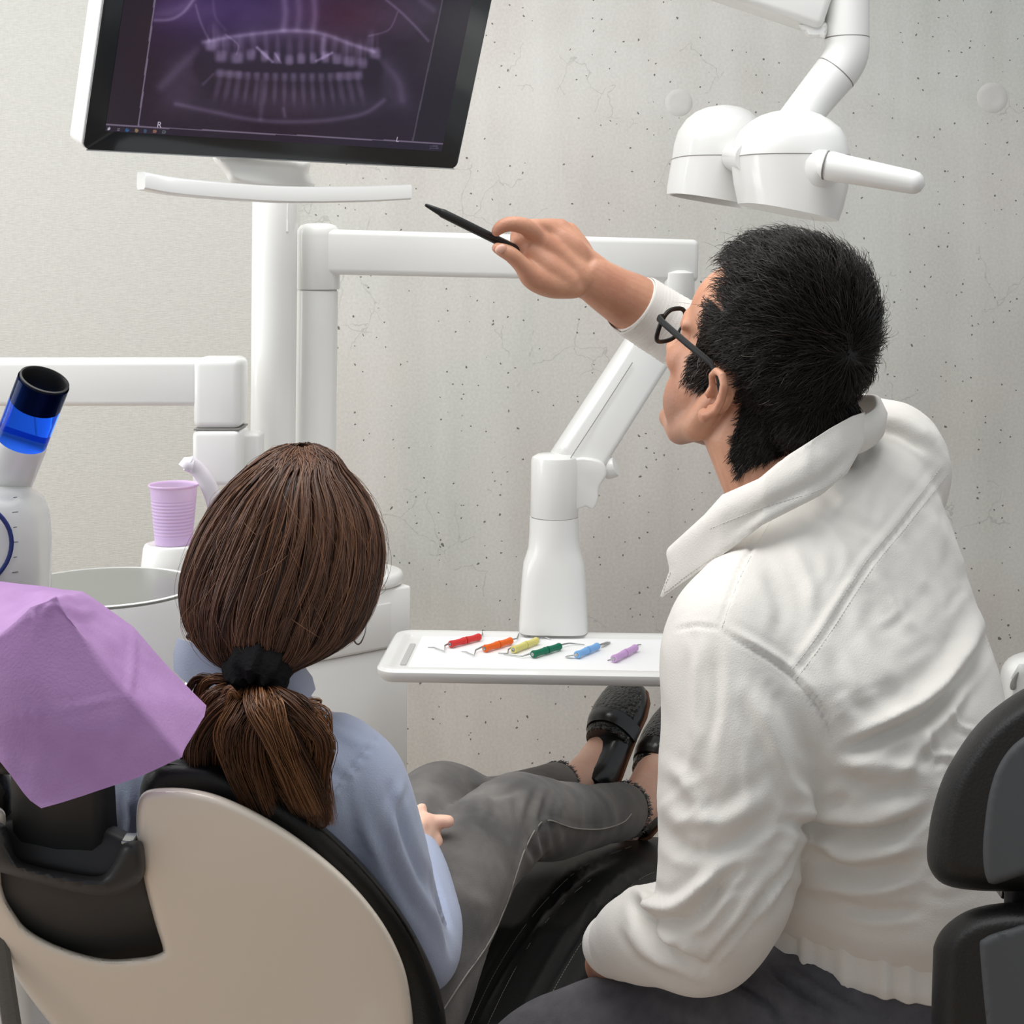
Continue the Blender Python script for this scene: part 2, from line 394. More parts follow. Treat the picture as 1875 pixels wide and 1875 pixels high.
# ---- monitor
myaw, mphi = math.radians(40), math.radians(19)
MR = Vector((math.cos(myaw), math.sin(myaw), 0)); MU = Vector((math.sin(mphi) * math.sin(myaw), -math.sin(mphi) * math.cos(myaw), math.cos(mphi))); MN = MR.cross(MU)
MO = P(150, 275, 1.9); MW, MH = .612, .405
def toM(px, py):
    d = P(px, py, 1.0) - Vector((0, 0, CH)); t = (MO - Vector((0, 0, CH))).dot(MN) / d.dot(MN); q = Vector((0, 0, CH)) + d * t - MO
    return q.dot(MR), q.dot(MU)
GLOSSBLACK = mat('black_display_glass', (34, 38, 42), .16, .45, .1)
mon = thing('monitor', 'wide black-framed display with a white rear shell showing a panoramic jaw x-ray', 'monitor', MO + MR * .3)
part('housing', MB().prism(rrect(MW, MH, .012), (MO, MR, MU, MN), -.046, -.004, .004), WHITE, mon, 'white rear housing')
part('glass_front', MB().prism([(a + .001, b + .001) for a, b in rrect(MW - .002, MH - .002, .011)], (MO, MR, MU, MN), -.004, 0, .0008, 2), GLOSSBLACK, mon, 'black glass front')
part('edge_strip', MB().tube([MO + MR * s + MU * .0006 + MN * -.0005 for s in np.linspace(.006, MW - .006, 12)], .0011, 6), STEEL, mon, 'thin metal edge')
def xray_colour(q):
    """Panoramic x-ray picture; q in the 1875-wide crop (100..950, 0..450) of the picture plane."""
    x, y = q[:, 0], q[:, 1]
    col = np.tile(np.array([38., 31, 44]), (len(q), 1))
    xl = 405 + (338 - 405) * y / 510; xr = 1567 + (1445 - 1567) * y / 575; yb = 503 + (x - 200) * 77 / 1360
    inside = (x > xl) & (x < xr) & (y < yb)
    val = np.zeros(len(q))
    def blob(cx, cy, rx, ry, a, tilt=0):
        dx, dy = x - cx, y - cy; c, s = math.cos(tilt), math.sin(tilt); u, v = (dx * c + dy * s) / rx, (-dx * s + dy * c) / ry
        return a * np.exp(-((np.abs(u) ** 3 + np.abs(v) ** 3) ** 1.5)) if ry < 40 else a * np.exp(-(u * u + v * v) ** 1.5)
    def stroke(pl, wd, a):
        d, s, al = polydist(q, catmull(pl, 6)); return a * np.exp(-(d / wd) ** 2)
    # soft tissue and bone masses
    val += blob(940, 90, 420, 110, .10) + blob(930, 420, 430, 60, .10) + blob(520, 330, 90, 120, .12, .5) + blob(1370, 330, 60, 120, .12, -.4) + blob(520, 40, 140, 60, .12) + blob(1390, 60, 130, 90, .10)
    val += stroke([(600, 170), (720, 148), (850, 132), (960, 124), (1080, 136), (1190, 175), (1290, 208)], 9, .30) + stroke([(620, 178), (850, 140), (960, 132), (1080, 146), (1280, 216)], 22, .10)
    val += stroke([(405, 82), (470, 78), (520, 50), (560, 0)], 7, .30) + stroke([(405, 60), (500, 40), (560, -10)], 20, .12) + stroke([(570, 20), (590, 90), (625, 165)], 5, .22) + stroke([(640, 0), (650, 70), (690, 120)], 6, .12)
    val += stroke([(690, 140), (740, 180), (735, 220)], 4, .22) + stroke([(1340, 0), (1400, 50), (1460, 110), (1510, 165)], 6, .26) + stroke([(1270, 145), (1350, 120), (1385, 50)], 4, .2) + stroke([(1480, 0), (1530, 40)], 14, .16)
    for cx, a in ((932, .26), (988, .18), (1052, .26)): val += stroke([(cx - 4, 0), (cx, 60), (cx - 8, 118)], 15, a)
    val += stroke([(1085, 160), (1082, 215)], 14, .25)
    up = [(632, 185, 26), (672, 228, 26), (737, 235, 27), (793, 222, 20), (848, 228, 17), (898, 236, 15), (948, 246, 19), (996, 238, 19), (1044, 236, 15), (1094, 232, 17), (1140, 240, 20), (1190, 252, 27), (1245, 258, 25), (1294, 216, 24)]
    for cx, cy, r in up:
        val += blob(cx, cy, r * 1.02, 25, .34) + blob(cx, cy + 4, r * .7, 14, .08) + blob(cx + (960 - cx) * .06, cy - 48, r * .72, 46, .17, (cx - 960) * .0006)
        if r > 21: val += blob(cx - 10, cy - 45, 6, 42, .07) + blob(cx + 10, cy - 45, 6, 42, .07)
    for k in range(16):
        cx = 668 + k * 37.2; r = 20.5 if k in (0, 1, 2, 13, 14, 15) else 16; cy = 290 + 14 * (1 - ((cx - 945) / 300) ** 2) + (cx - 665) * .02
        val += blob(cx, cy, r, 21, .30 if r > 20 else .19) + blob(cx, cy - 3, r * .6, 9, .08) + blob(cx + (cx - 945) * -.05 * -1 * .6, cy + 58, r * .62, 54, .18, (cx - 945) * -.0009)
    val += stroke([(818, 192), (880, 250)], 6, .55) + stroke([(1058, 246), (1120, 214)], 6, .45) + stroke([(890, 215), (915, 255)], 5, .3)
    val += stroke([(430, 350), (500, 275), (575, 205)], 20, .14) + stroke([(600, 340), (640, 300)], 6, .2) + stroke([(490, 420), (640, 452), (790, 482), (930, 492), (1100, 486), (1250, 458), (1330, 405)], 10, .22)
    val += stroke([(1405, 405), (1385, 320), (1310, 240)], 18, .14) + stroke([(838, 330), (832, 480)], 11, .14) + stroke([(925, 440), (930, 470)], 8, .2)
    for cx in (600, 1290): val -= blob(cx, 260, 36, 60, .16)
    val -= blob(945, 275, 330, 16, .18) + blob(700, 90, 60, 60, .06) + blob(1120, 60, 90, 60, .05)
    r_ = np.random.default_rng(3); val += noise3(np.stack([x, y, 0 * x], 1), .004, 5) * .018 + noise3(np.stack([x, y, 0 * x], 1), .03, 6, 2) * .008
    val = np.clip(val, 0, .75)
    tone = np.array([168., 148, 190]); body = np.array([40., 31, 48]) + np.outer(np.exp(-((x - 700) / 420) ** 2 - ((y - 20) / 150) ** 2), [18, 4, 40]) + np.outer(np.exp(-((x - 1180) / 200) ** 2 - ((y - 60) / 110) ** 2), [16, -6, -8])
    c2 = body + val[:, None] * 1.2 * (tone - body)
    col[inside] = c2[inside]
    for x_, k in ((xl, .5), (xr, .32)):
        m = (np.abs(x - x_) < 3.2) & (y < yb); col[m] = [118 * k * 2, 108 * k * 2, 130 * k * 2]
    bar = (y >= yb); col[bar] = [40, 33, 50]; ln = np.abs(y - yb) < 2.6; col[ln] = [118, 105, 128]
    # task bar icons
    for ix, c in ((258, (120, 118, 126)), (293, (40, 96, 150)), (331, (140, 120, 90)), (366, (60, 84, 110)), (404, (140, 100, 84)), (441, (96, 110, 116))):
        iy = 521 + (ix - 221) * .055; d = np.hypot((x - ix), (y - iy)); m = d < (7.5 if c[2] != 126 else 6); col[m] = c
        if c == (40, 96, 150): col[np.hypot(x - ix - 2, y - iy + 3) < 3] = [40, 33, 50]
        if c == (96, 110, 116): col[np.hypot(x - ix, y - iy) < 3.4] = [50, 45, 60]
        if c[2] == 126: col[(np.abs(y - iy) < 2) & (np.abs(x - ix) < 4)] = [40, 33, 50]
    for a in (-4.4, 1.0):
        for b_ in (-4.4, 1.0):
            m = (x > 219 + a) & (x < 219 + a + 4.2) & (y > 519 + b_) & (y < 519 + b_ + 4.2); col[m] = [190, 186, 196]
    m = (x > 1515) & (x < 1550) & ((np.abs(y - 590) < 2) | (np.abs(y - 599) < 2)); col[m] = [80, 74, 92]
    return col
s0, t0 = toM(192, 240); s1, t1 = toM(808, 277); t0 = (t0 + t1) / 2; t1 = MH - .034
NX, NY = 620, 330
ss, tt = np.meshgrid(np.linspace(s0, s1, NX), np.linspace(t0, t1, NY))
SV = np.array(MO) + ss.ravel()[:, None] * np.array(MR) + tt.ravel()[:, None] * np.array(MU) + np.array(MN) * .0006
idx = np.arange(NX * NY).reshape(NY, NX)
SF = np.stack([idx[:-1, :-1].ravel(), idx[:-1, 1:].ravel(), idx[1:, 1:].ravel(), idx[1:, :-1].ravel()], 1)
me = bpy.data.meshes.new('screen_picture'); me.from_pydata(SV.tolist(), [], SF.tolist())
ca = me.color_attributes.new('picture', 'FLOAT_COLOR', 'POINT')
cc = xray_colour((proj(SV) - [100, 0]) / .45333) / 255
cc = np.where(cc <= .04045, cc / 12.92, ((np.clip(cc, 0, 2) + .055) / 1.055) ** 2.4)
ca.data.foreach_set('color', np.concatenate([cc, np.ones((len(cc), 1))], 1).astype(np.float32).ravel())
sm = mat('lit_screen', (14, 13, 16), .22, .35, 0); nt = sm.node_tree; at = nt.nodes.new('ShaderNodeAttribute'); at.attribute_name = 'picture'
nt.links.new(at.outputs['Color'], nt.nodes['Principled BSDF'].inputs['Emission Color']); nt.nodes['Principled BSDF'].inputs['Emission Strength'].default_value = .74
scr = part('screen', me, sm, mon, 'panoramic x-ray of a full set of teeth')
LETTER = mat('screen_letter', (10, 10, 10), .3, emis=((176, 166, 186), .9))
def letter(ch, px, py, size):
    cu = bpy.data.curves.new('letter', 'FONT'); cu.body = ch; cu.size = size; cu.extrude = .0002
    o = bpy.data.objects.new('letter', cu); COL.objects.link(o)
    dg = bpy.context.evaluated_depsgraph_get(); dg.update(); me = bpy.data.meshes.new_from_object(o.evaluated_get(dg)); bpy.data.objects.remove(o)
    s, t = toM(px, py); O = MO + MR * s + MU * t + MN * .0010
    M4 = Matrix((MR, MU, MN)).transposed().to_4x4(); M4.translation = O; me.transform(M4); return part('marker_letter', me, LETTER, scr, 'screen letter ' + ch, fix=False)
letter('R', 286, 233, .0115); letter('L', 724, 259, .0105)
part('bracket', MB().sheet([(392, 284), (480, 288), (562, 292), (566, 318), (574, 344), (505, 352), (430, 338), (412, 318)], lambda x, y: 2.13 + (x - 480) * .0008 + ((x - 480) / 90) ** 2 * .02, .07, 16, 4), WHITE, mon, 'curved white bracket under the screen')
hp = catmull([P(258, 331, 1.93), P(330, 343, 1.95), P(500, 356, 2.05), P(650, 356, 2.15), P(745, 352, 2.22)], 8)
part('handle', MB().rings([[Vector(p) + UN * (.013 * c_) + UZ * (.0115 * s_) for c_, s_ in ((-1, -.7), (-.8, -1), (.7, -1), (1, -.8), (1, .75), (.75, 1), (-.8, 1), (-1, .7))] for p in hp]), WHITE, mon, 'long bowed white handle bar', sharp=50)

# ---- supporting column with the screen, seen left of the arm column
def pcyl(mb, px, d, r, y0, y1, lean=0.0, n=40, bev=.004):
    a, b = P(px, y0, d), P(px - lean, y1, d); ax = (a - b); L = ax.length
    return mb.lathe([(r - bev, 0), (r, bev), (r, L - bev), (r - bev, L)], b, ax, n)
col1 = thing('screen_column', 'tall white round column carrying the x-ray display', 'column', P(503, 1030, 2.36))
part('pole', pcyl(MB(), 504, 2.36, .0358, 318, 1044, 6), WHITE, col1)
part('cable_slot', MB().tube([P(527, 372, 2.333), P(526, 403, 2.333)], .0011, 6).tube([P(526, 403, 2.333), P(526, 424, 2.333)], .0018, 6), WHITE2, col1)

# ---- tray support: column, horizontal arm, sloping spring arm, upright
TS = thing('jointed_tray_support', 'white jointed support arm reaching from its own column across to the instrument tray', 'support arm', P(580, 1030, 2.42))
part('column', pcyl(MB(), 582, 2.42, .0332, 529, 1039, 7), WHITE, TS)
part('joint_ring', pcyl(MB(), 582, 2.42, .0320, 524, 534), SEAM, TS)
jc = P(583, 530, 2.42)
part('elbow_cap', MB().lathe([(.034, 0), (.035, .002), (.035, .088), (.034, .098), (.029, .105), (.019, .108), (.001, .1085)], jc, n=40), WHITE, TS)
part('horizontal_arm', beam(MB(), P(585, 461, 2.42), P(1270, 478, 2.56), .0737, .064, .010), WHITE, TS)
part('arm_joint', MB().lathe([(.026, -.11), (.03, -.105), (.03, .0), (.02, .005)], P(1240, 500, 2.54), (0, 0, 1), 32), WHITE, TS)
sa, sb = P(1228, 576, 2.52), P(1046, 858, 2.37)
part('spring_arm', beam(MB(), sa, sb, .078, .071, .011, math.radians(28)), WHITE, TS)
part('seam_line', MB().tube([P(1158, 664, 2.42), P(1095, 762, 2.37), P(1045, 838, 2.325)], .0008, 6), SEAM, TS)
UK = 2.35 / 2.8; pt = P(1015, 945, 2.35); lean = Vector((-.010, 0, -1)).normalized()
part('upright_head', MB().lathe([(a * UK, b * UK) for a, b in [(.0445, 0), (.0455, .002), (.0452, .105), (.043, .112), (.034, .117), (.001, .1195)]], pt, -lean, 40), WHITE, TS)
part('joint_ring', MB().lathe([(a * UK, b * UK) for a, b in [(.0440, -.0022), (.0440, .0022)]], pt, -lean, 40), SEAM, TS)
rs = []
for y, a, b, p_ in ((946, .0462, .0462, 2), (975, .0468, .0468, 2), (1000, .0485, .047, 2.1), (1012, .052, .047, 2.4), (1028, .0575, .048, 2.9), (1050, .0600, .049, 3.4), (1090, .0625, .05, 4), (1128, .0645, .05, 4.5), (1133, .0650, .0505, 4.5), (1150, .0655, .052, 4.5), (1152, .064, .051, 4.5)):
    c = P(1014.5 - (y - 946) * .004, y, 2.35); rs.append(sring(c, (1, -.05, 0), (.05, 1, 0), a * UK, b * UK, 44, p_))
part('upright_foot', MB().rings(rs), WHITE, TS)
bo = P(1015, 945, 2.36); bq = catmull([(1040, 842), (1096, 840), (1109, 864), (1096, 888), (1093, 914), (1084, 928), (1071, 923), (1062, 926), (1040, 926)], 4, True)
part('side_bracket', MB().prism([((x - 1015) * 2.36 / FPX, (945 - y) * 2.36 / FPX) for x, y in bq], (bo, (1, 0, 0), (0, 0, 1), (0, -1, 0)), -.026, .026, .004), WHITE, TS)
part('clamp_knob', MB().lathe([(.001, -.01), (.0135, -.008), (.017, -.003), (.017, .011), (.015, .0145), (.001, .0155)], P(1113, 858, 2.375), (1, -.35, .35), 28), WHITE, TS, 'round white clamp knob')

# ---- instrument tray
TZ = .8345; TX = Vector((.998, -.058, 0)).normalized(); TY = Vector((-TX.y, TX.x, 0))
TO = Vector((PZ(690, 1226, TZ).x - .004, PZ(690, 1226, TZ).y, TZ)); TWd, TDp = .50, .235
def tp(a, b, z=0): return TO + TX * a + TY * b + UZ * z
def tring(ins, z, r=.03): return [tp(a + ins, b + ins, z) for a, b in rrect(TWd - 2 * ins, TDp - 2 * ins, max(r - ins, .006))]
tray = thing('instrument_tray', 'shallow white rounded tray held level at the end of the jointed arm', 'tray', TO + TX * .3)
part('shell', MB().rings([tring(.03, -.026), tring(.008, -.020), tring(.0, -.010), tring(0, -.004), tring(.004, 0), tring(.014, .0005), tring(.02, -.001), tring(.024, -.005), tring(.034, -.006)]), WHITE, tray)
part('grip_slot', MB().prism([(a + .031, b + .045) for a, b in rrect(.009, .12, .003)], (TO, TX, TY, UZ), -.006, -.0045), mat('slot_grey', (186, 185, 183), .5), tray, 'narrow grey slot')
LZ = TZ - .0040
tag(part('tray_liner', MB().prism([(a + .045, b + .028) for a, b in rrect(.43, .182, .003)], (TO, TX, TY, UZ), -.0057, -.0042), mat('white_paper', (248, 248, 247), .7)), 'thin white paper liner lying flat in the instrument tray', 'tray liner')

# ---- six hand instruments with coloured grips
def z3(x, y, z): return PZ(770 + x * .2453, 1120 + y * .2455, z)
def instrument(col, words, h0, h1, left, right, blade=False, rad=.0058):
    z = LZ + rad + .0005; A, B = z3(*h0, z), z3(*h1, z)
    th = thing('dental_instrument', words, 'dental instrument', (A + B) / 2, 'coloured hand instruments on the tray')
    ax = (B - A); L = ax.length; ax.normalize()
    gm = mat('silicone_grip', col, .5, .4)
    def grip(a, b):
        n_ = 14; pr = []
        for i in range(n_ + 1):
            t = i / n_; r = rad * (.80 + .22 * (2 * t - 1) ** 2)
            if i in (0, n_): r *= .86
            pr.append((r, a + (b - a) * t))
        return MB().lathe([(rad * .55, a)] + pr + [(rad * .55, b)], A, ax, 18)
    part('grip', grip(0, L * .50), gm, th); part('grip', grip(L * .53, L), gm, th)
    part('shank', MB().lathe([(rad * .5, -.001), (rad * .55, .002), (rad * .55, L - .002), (rad * .5, L + .001)], A, ax, 12), STEEL, th)
    for sgn, pts in ((0, left), (1, right)):
        pl = [A if sgn == 0 else B]; n_ = len(pts)
        for k, (x, y) in enumerate(pts): pl.append(z3(x, y, z - (.0045 * min(1, (k + 1) / max(1, n_ - 1)))))
        if blade:
            e = (pl[-1] - pl[0]); m_ = MB().tube([pl[0], pl[0] + e * .35], .0013, 8)
            m_.box(pl[0] + e * .66, (.0028 * 2.6, e.length * .68, .0010), Matrix((e.cross(UZ).normalized(), e.normalized(), UZ)).transposed(), .0004, 1)
        else:
            m_ = MB().tube(pl, [.0018, .0013, .0010, .0007], 8)
        part('tip', m_, STEEL, th, sharp=60)
instrument((214, 52, 50), 'red-gripped dental probe with zigzag tips lying at the left end of the tray', (222, 243), (440, 187), [(208, 240), (182, 252), (181, 297), (100, 266), (56, 266)], [(455, 178), (463, 172), (461, 138), (540, 166), (580, 168)])
instrument((238, 104, 26), 'orange-gripped dental probe with zigzag tips beside the red one', (478, 275), (676, 216), [(462, 262), (412, 286), (400, 326), (340, 300), (306, 297)], [(690, 206), (722, 200), (734, 160), (790, 184), (820, 182)])
instrument((226, 216, 128), 'pale yellow-gripped dental instrument lying between the orange and green ones', (692, 283), (868, 215), [(680, 268), (656, 282), (652, 312), (580, 309)], [(882, 206), (886, 192), (930, 193), (974, 204)])
instrument((8, 112, 82), 'dark green-gripped dental scaler with curved tips', (838, 318), (1040, 258), [(822, 312), (760, 332), (700, 326), (620, 318)], [(1055, 246), (1110, 236), (1170, 240), (1224, 246)])
instrument((128, 182, 236), 'light blue-gripped dental instrument with flat blade ends', (1165, 322), (1322, 256), [(1085, 334)], [(1405, 226)], True)
instrument((208, 166, 218), 'lilac-gripped short dental instrument nearest the seated man in white', (1440, 352), (1606, 268), [(1432, 356), (1396, 364)], [(1618, 250), (1646, 244)])

# ---- operating lamp
LAMP = thing('operating_lamp', 'white twin-lobed dental operating lamp hanging on a bent tube with a side handle', 'lamp', P(1440, 400, 2.2))
r = 40.5 * 2.2 / FPX
part('ceiling_arm', beam(MB(), P(1200, -98, 2.2), P(1515, 8, 2.2), .09, .07, .012), WHITE, LAMP)
part('arm_lug', MB().sheet([(1462, 40), (1512, 40), (1512, 70), (1498, 69), (1484, 70), (1473, 62)], lambda x, y: 2.2, .05, 5, 5), WHITE, LAMP)
part('vertical_tube', MB().tube([P(1551, -110, 2.2), P(1551, 69, 2.2)], r, 36), WHITE, LAMP)
part('joint_ring', MB().tube([P(1551, 69.2, 2.2), P(1551, 70.8, 2.2)], r * 1.004, 36), SEAM, LAMP)
part('elbow', MB().tube(catmull([P(1551, 70.5, 2.2), P(1551, 88, 2.2), P(1547, 106, 2.2), P(1538, 123, 2.2), P(1531, 132, 2.2)], 5), r, 36), WHITE, LAMP)
part('joint_ring', MB().tube([P(1531.0, 132.4, 2.2), P(1529.6, 134.0, 2.2)], r * 1.006, 36), SEAM, LAMP)
part('neck', MB().tube([P(1530, 133.5, 2.2), P(1500, 170, 2.195), P(1438, 248, 2.18)], [r, r * .94, r * .85], 36), WHITE, LAMP)
def lobe(cx, d, rows, b, slope, p_=2.8):
    out = []
    for y, x0, x1 in rows:
        a = (x1 - x0) / 2 * d / FPX; c = P((x0 + x1) / 2, y, d); k = np.clip((y - rows[0][0]) / (rows[-1][0] - rows[0][0]), 0, 1)
        bb = b * min(1, math.sqrt(max(0, 1 - (1 - min(1, (y - rows[0][0] + 4) / 75)) ** 2)))
        ring = sring(c, (1, .12, 0), (-.12, 1, 0), a, bb, 44, p_ if y > rows[0][0] + 30 else 2.2)
        if k > .6:
            for q in ring: q[2] -= (q[0] - c[0]) * slope * (k - .6) / .4
        out.append(ring)
    return out
front = [(203, 1428, 1464), (206, 1410, 1484), (212, 1392, 1502), (222, 1375, 1518), (238, 1360, 1532), (258, 1350, 1542), (285, 1345, 1548), (288, 1344.5, 1548.5)]
skirt = [(288, 1344.5, 1548.5), (310, 1346, 1548), (340, 1349, 1544), (368, 1354, 1535), (389, 1358, 1526)]
def split(rowsA, rowsB, cx, d, b, slope, mat_):
    full = lobe(cx, d, rowsA + rowsB[1:], b, slope)
    return full[:len(rowsA)], full[len(rowsA) - 1:]
fa, fb = split(front, skirt, 1447, 2.15, .078, .20, WHITE)
part('lamp_head', MB().rings(fa), WHITE, LAMP)
part('lamp_skirt', MB().rings(fb + [[q * .94 + np.mean(fb[-1], 0) * .06 for q in fb[-1]]]), WHITE, LAMP)
part('seam_line', MB().tube(list(fa[-1]) + [fa[-1][0]], .0007, 6), SEAM, LAMP)
rear = [(195, 1306, 1338), (198, 1290, 1356), (205, 1274, 1372), (218, 1258, 1385), (238, 1246, 1393), (262, 1239, 1396), (290, 1235, 1397)]
rsk = [(290, 1235, 1397), (320, 1230, 1398), (350, 1226, 1398), (369, 1225, 1398)]
ra, rb = split(rear, rsk, 1316, 2.32, .075, .165, WHITE)
part('lamp_head', MB().rings(ra), WHITE, LAMP)
inner = [q * .93 + np.mean(rb[-1], 0) * .07 for q in rb[-1]]; deep = [q + np.array([0, 0, .012]) for q in inner]
part('lamp_skirt', MB().rings(rb + [inner, deep]), WHITE, LAMP)
part('lens', MB().rings([[q - np.array([0, 0, .004]) for q in deep], [q + np.array([0, 0, .002]) for q in deep]]), mat('lamp_lens', (205, 204, 200), .1, .5, .3), LAMP, 'pale lens on the underside')
part('seam_line', MB().tube(list(ra[-1]) + [ra[-1][0]], .0007, 6), SEAM, LAMP)
part('bridge', MB().tube([P(1340, 287, 2.30), P(1356, 288, 2.20), P(1375, 290, 2.12)], .023, 28), WHITE, LAMP)
part('boss', MB().ellipsoid(P(1490, 312, 2.115), Vector((.047, .006, 0)), Vector((0, .046, 0)), Vector((0, 0, .056)), 28, 16), WHITE, LAMP)
part('joint_ring', MB().lathe([(.0202, 0), (.0208, .0004), (.0208, .0016), (.0202, .002)], P(1511, 302, 2.05), P(1690, 338, 2.0) - P(1494, 299, 2.058), 32), SEAM, LAMP)
hpth = [P(1521, 304, 2.049), P(1560, 312, 2.04), P(1672, 334, 2.01)]
part('handle', MB().tube(hpth, [.0208, .0192, .0162], 32, round_ends=True), WHITE, LAMP, 'white tapering side handle')

# ---- assistant's arm on the left
LA = thing('assistant_arm', 'thick white horizontal arm coming in from the left at column height', 'support arm', P(405, 885, 2.26))
part('horizontal_arm', beam(MB(), P(-640, 699, 2.26), P(372, 698, 2.26), .069, .085, .008), WHITE, LA)
rj = Matrix((UR, -UN, UZ)).transposed()
def jbox(mb, x0, x1, y0, y1, d, dep, bev):
    a, b = P(x0, y0, d), P(x1, y1, d); return mb.box((a + b) / 2, (abs(b.x - a.x), dep, abs(a.z - b.z)), None, bev, 4)
part('elbow_block', jbox(MB(), 362, 448, 653, 781, 2.25, .075, .012), WHITE, LA)
part('joint_ring', jbox(MB(), 363.5, 446.5, 780, 783.4, 2.25, .072, .001), SEAM, LA)
part('shoulder_block', jbox(MB(), 361, 449, 782, 885, 2.25, .078, .010), WHITE, LA)
part('link', jbox(MB(), 440, 480, 791, 880, 2.27, .05, .006), WHITE, LA)

# ---- water unit: cabinet, bowl, cup holder, spout
CAB = thing('water_unit_cabinet', 'white water unit cabinet with rounded lid and a drawer front', 'cabinet', Vector((-.3, 2.2, 0)))
cr = P(753, 1075, 2.42); cr.z = 0
def cabbox(mb, l, dp, z0, z1, out=0, bev=.006):
    c = cr - UR * (l / 2 - out) - UN * (dp / 2 - out); c.z = (z0 + z1) / 2
    return mb.box(c, (l + 2 * out * 0, dp, z1 - z0), rj, bev, 3)
part('lower_body', cabbox(MB(), 0.385, .24, .0, .791, -.004, .004), WHITE2, CAB)
part('upper_body', cabbox(MB(), 0.385, .24, .793, .889, 0, .004), WHITE2, CAB)
part('drawer_front', MB().prism([(a - .31, b + .797) for a, b in rrect(.270, .070, .002)], (cr, UR, UZ, UN), -.002, .0015, .001, 2), WHITE2, CAB, 'flat drawer front')
lo = []
for a, b in rrect(.40, .255, .06, 8): lo.append((a - .393, b - .247))
part('lid', MB().prism(lo, (cr, UR, -UN * -1, UZ), .8905, .913, .008, 4), WHITE, CAB, 'rounded white lid')
BC = P(190, 1073, 1.98); BC_r = .126
SP = thing('spittoon', 'round pale spittoon bowl with a thin glass rim on the water unit', 'spittoon', BC)
part('bowl', MB().lathe([(.03, -.075), (.07, -.066), (.105, -.04), (.123, -.012), (BC_r, 0), (BC_r - .004, .0008), (.119, -.012), (.1, -.036), (.065, -.058), (.02, -.064)], BC, n=56), mat('bowl_porcelain', (244, 244, 240), .25, .5, .2), SP)
part('rim', MB().lathe([(BC_r + .0008, -.003), (BC_r + .0008, -.0008)], BC, n=56), mat('rim_line', (120, 122, 116), .3), SP)
part('bowl_body', MB().lathe([(.05, -.165), (.085, -.16), (.104, -.145), (.108, -.13), (.118, -.075), (.1265, -.02), (.127, -.0035)], BC, n=56), WHITE2, SP)
part('foot', MB().lathe([(.06, -.30), (.075, -.25), (.1, -.19), (.112, -.168), (.108, -.162)], BC, n=56), WHITE, SP)
HC = P(318, 1030, 2.16)
CHD = thing('cup_holder', 'white round filler stand rising behind the spittoon bowl', 'cup holder', HC)
part('stand', MB().lathe([(.035, -.031), (.0472, -.029), (.0488, -.02), (.0437, .0226), (.0416, .0272), (.037, .0287), (.035, .0272), (.002, .0272)], HC, n=48), WHITE, CHD)
part('stem', MB().lathe([(.03, -.12), (.032, -.03)], HC, n=36), WHITE, CHD)
fp = catmull([P(412, 1040, 2.18), P(404, 970, 2.17), P(393, 920, 2.16), P(378, 882, 2.15), P(360, 858, 2.145), P(344, 848, 2.14)], 6)
part('spout', MB().tube(fp, [.0115, .0115, .011, .0105, .0115], 24, squash=(.8, 1.1)).tube([P(352, 851, 2.143), P(341, 850, 2.14), P(335, 857, 2.138)], [.0122, .0105, .0085], 20), mat('spout_white', (238, 232, 240), .25, .5, .3), CHD, 'curved white water spout')
K = 2.16 / FPX; cz = P(321, 1012, 2.16); cz = Vector((HC.x, HC.y, HC.z + .0278))
prof = [(.0, 0), (32.5 * K, 0), (33.5 * K, 3 * K)]
for i in range(120):
    t = i / 119; h = 6 + t * 98; rr_ = 33.5 + (43 - 33.5) * (h / 108)
    if 15 < h < 82: rr_ += .38 * math.sin(h * 2 * math.pi / 6.2)
    prof.append((rr_ * K, h * K))
prof += [(45 * K, 105.5 * K), (46 * K, 107.5 * K), (45 * K, 109.5 * K), (43 * K, 108 * K), (42.4 * K, 104 * K), (33 * K, 5 * K), (0, 4 * K)]
CUPM = mat('lilac_plastic_cup', (234, 205, 241), .35, .4, 0, 0, 0, .35)
CUPM.node_tree.nodes['Principled BSDF'].inputs['Transmission Weight'].default_value = .25; CUPM.node_tree.nodes['Principled BSDF'].inputs['IOR'].default_value = 1.1
tag(part('plastic_cup', MB().lathe(prof, cz, n=48), CUPM, sharp=60), 'ribbed lilac plastic rinsing cup standing on the white filler', 'cup')

# ---- powder-jet jar with a blue tube
JB = P(-12, 960, 1.52)
JAR = thing('powder_jet_device', 'white dental device with clear graduated jar and a tilted blue tube on top', 'dental device', (JB.x, JB.y, 0))
AX = Vector((.42, -.3, .87)).normalized()
T1 = P(80, 699, 1.5); RB = 47.5 * 1.5 / FPX
BLUE = mat('clear_blue_acrylic', (96, 160, 255), .04, .5, 0, 0, 1, ior=1.1); 
part('blue_tube', MB().lathe([(RB - .0018, -.078), (RB, -.078), (RB, 0), (RB - .0018, .0)], T1, AX, 44, cap=False).lathe([(RB - .0018, -.078), (RB - .0018, 0)], T1, AX, 44, cap=False), BLUE, JAR, 'translucent blue tube')
part('black_sleeve', MB().lathe([(RB - .0022, -.028), (RB - .002, .0), (RB - .001, .003), (RB - .003, .0035), (RB - .0045, .001), (RB - .0045, -.028)], T1, AX, 44, cap=False), BLACKP, JAR, 'black rubber sleeve in the tube mouth')
part('socket', MB().lathe([(RB * .72, -.185), (RB * .98, -.145), (RB * 1.03, -.12), (RB * 1.04, -.074), (RB * 1.0, -.071), (RB * .97, -.073), (RB * .9, -.08), (.001, -.081)], T1, AX, 44), WHITE, JAR, 'white angled socket')
CLEAR = mat('frosted_jar', (242, 242, 240), .12, .5, .2, 0, .55, ior=1.15)
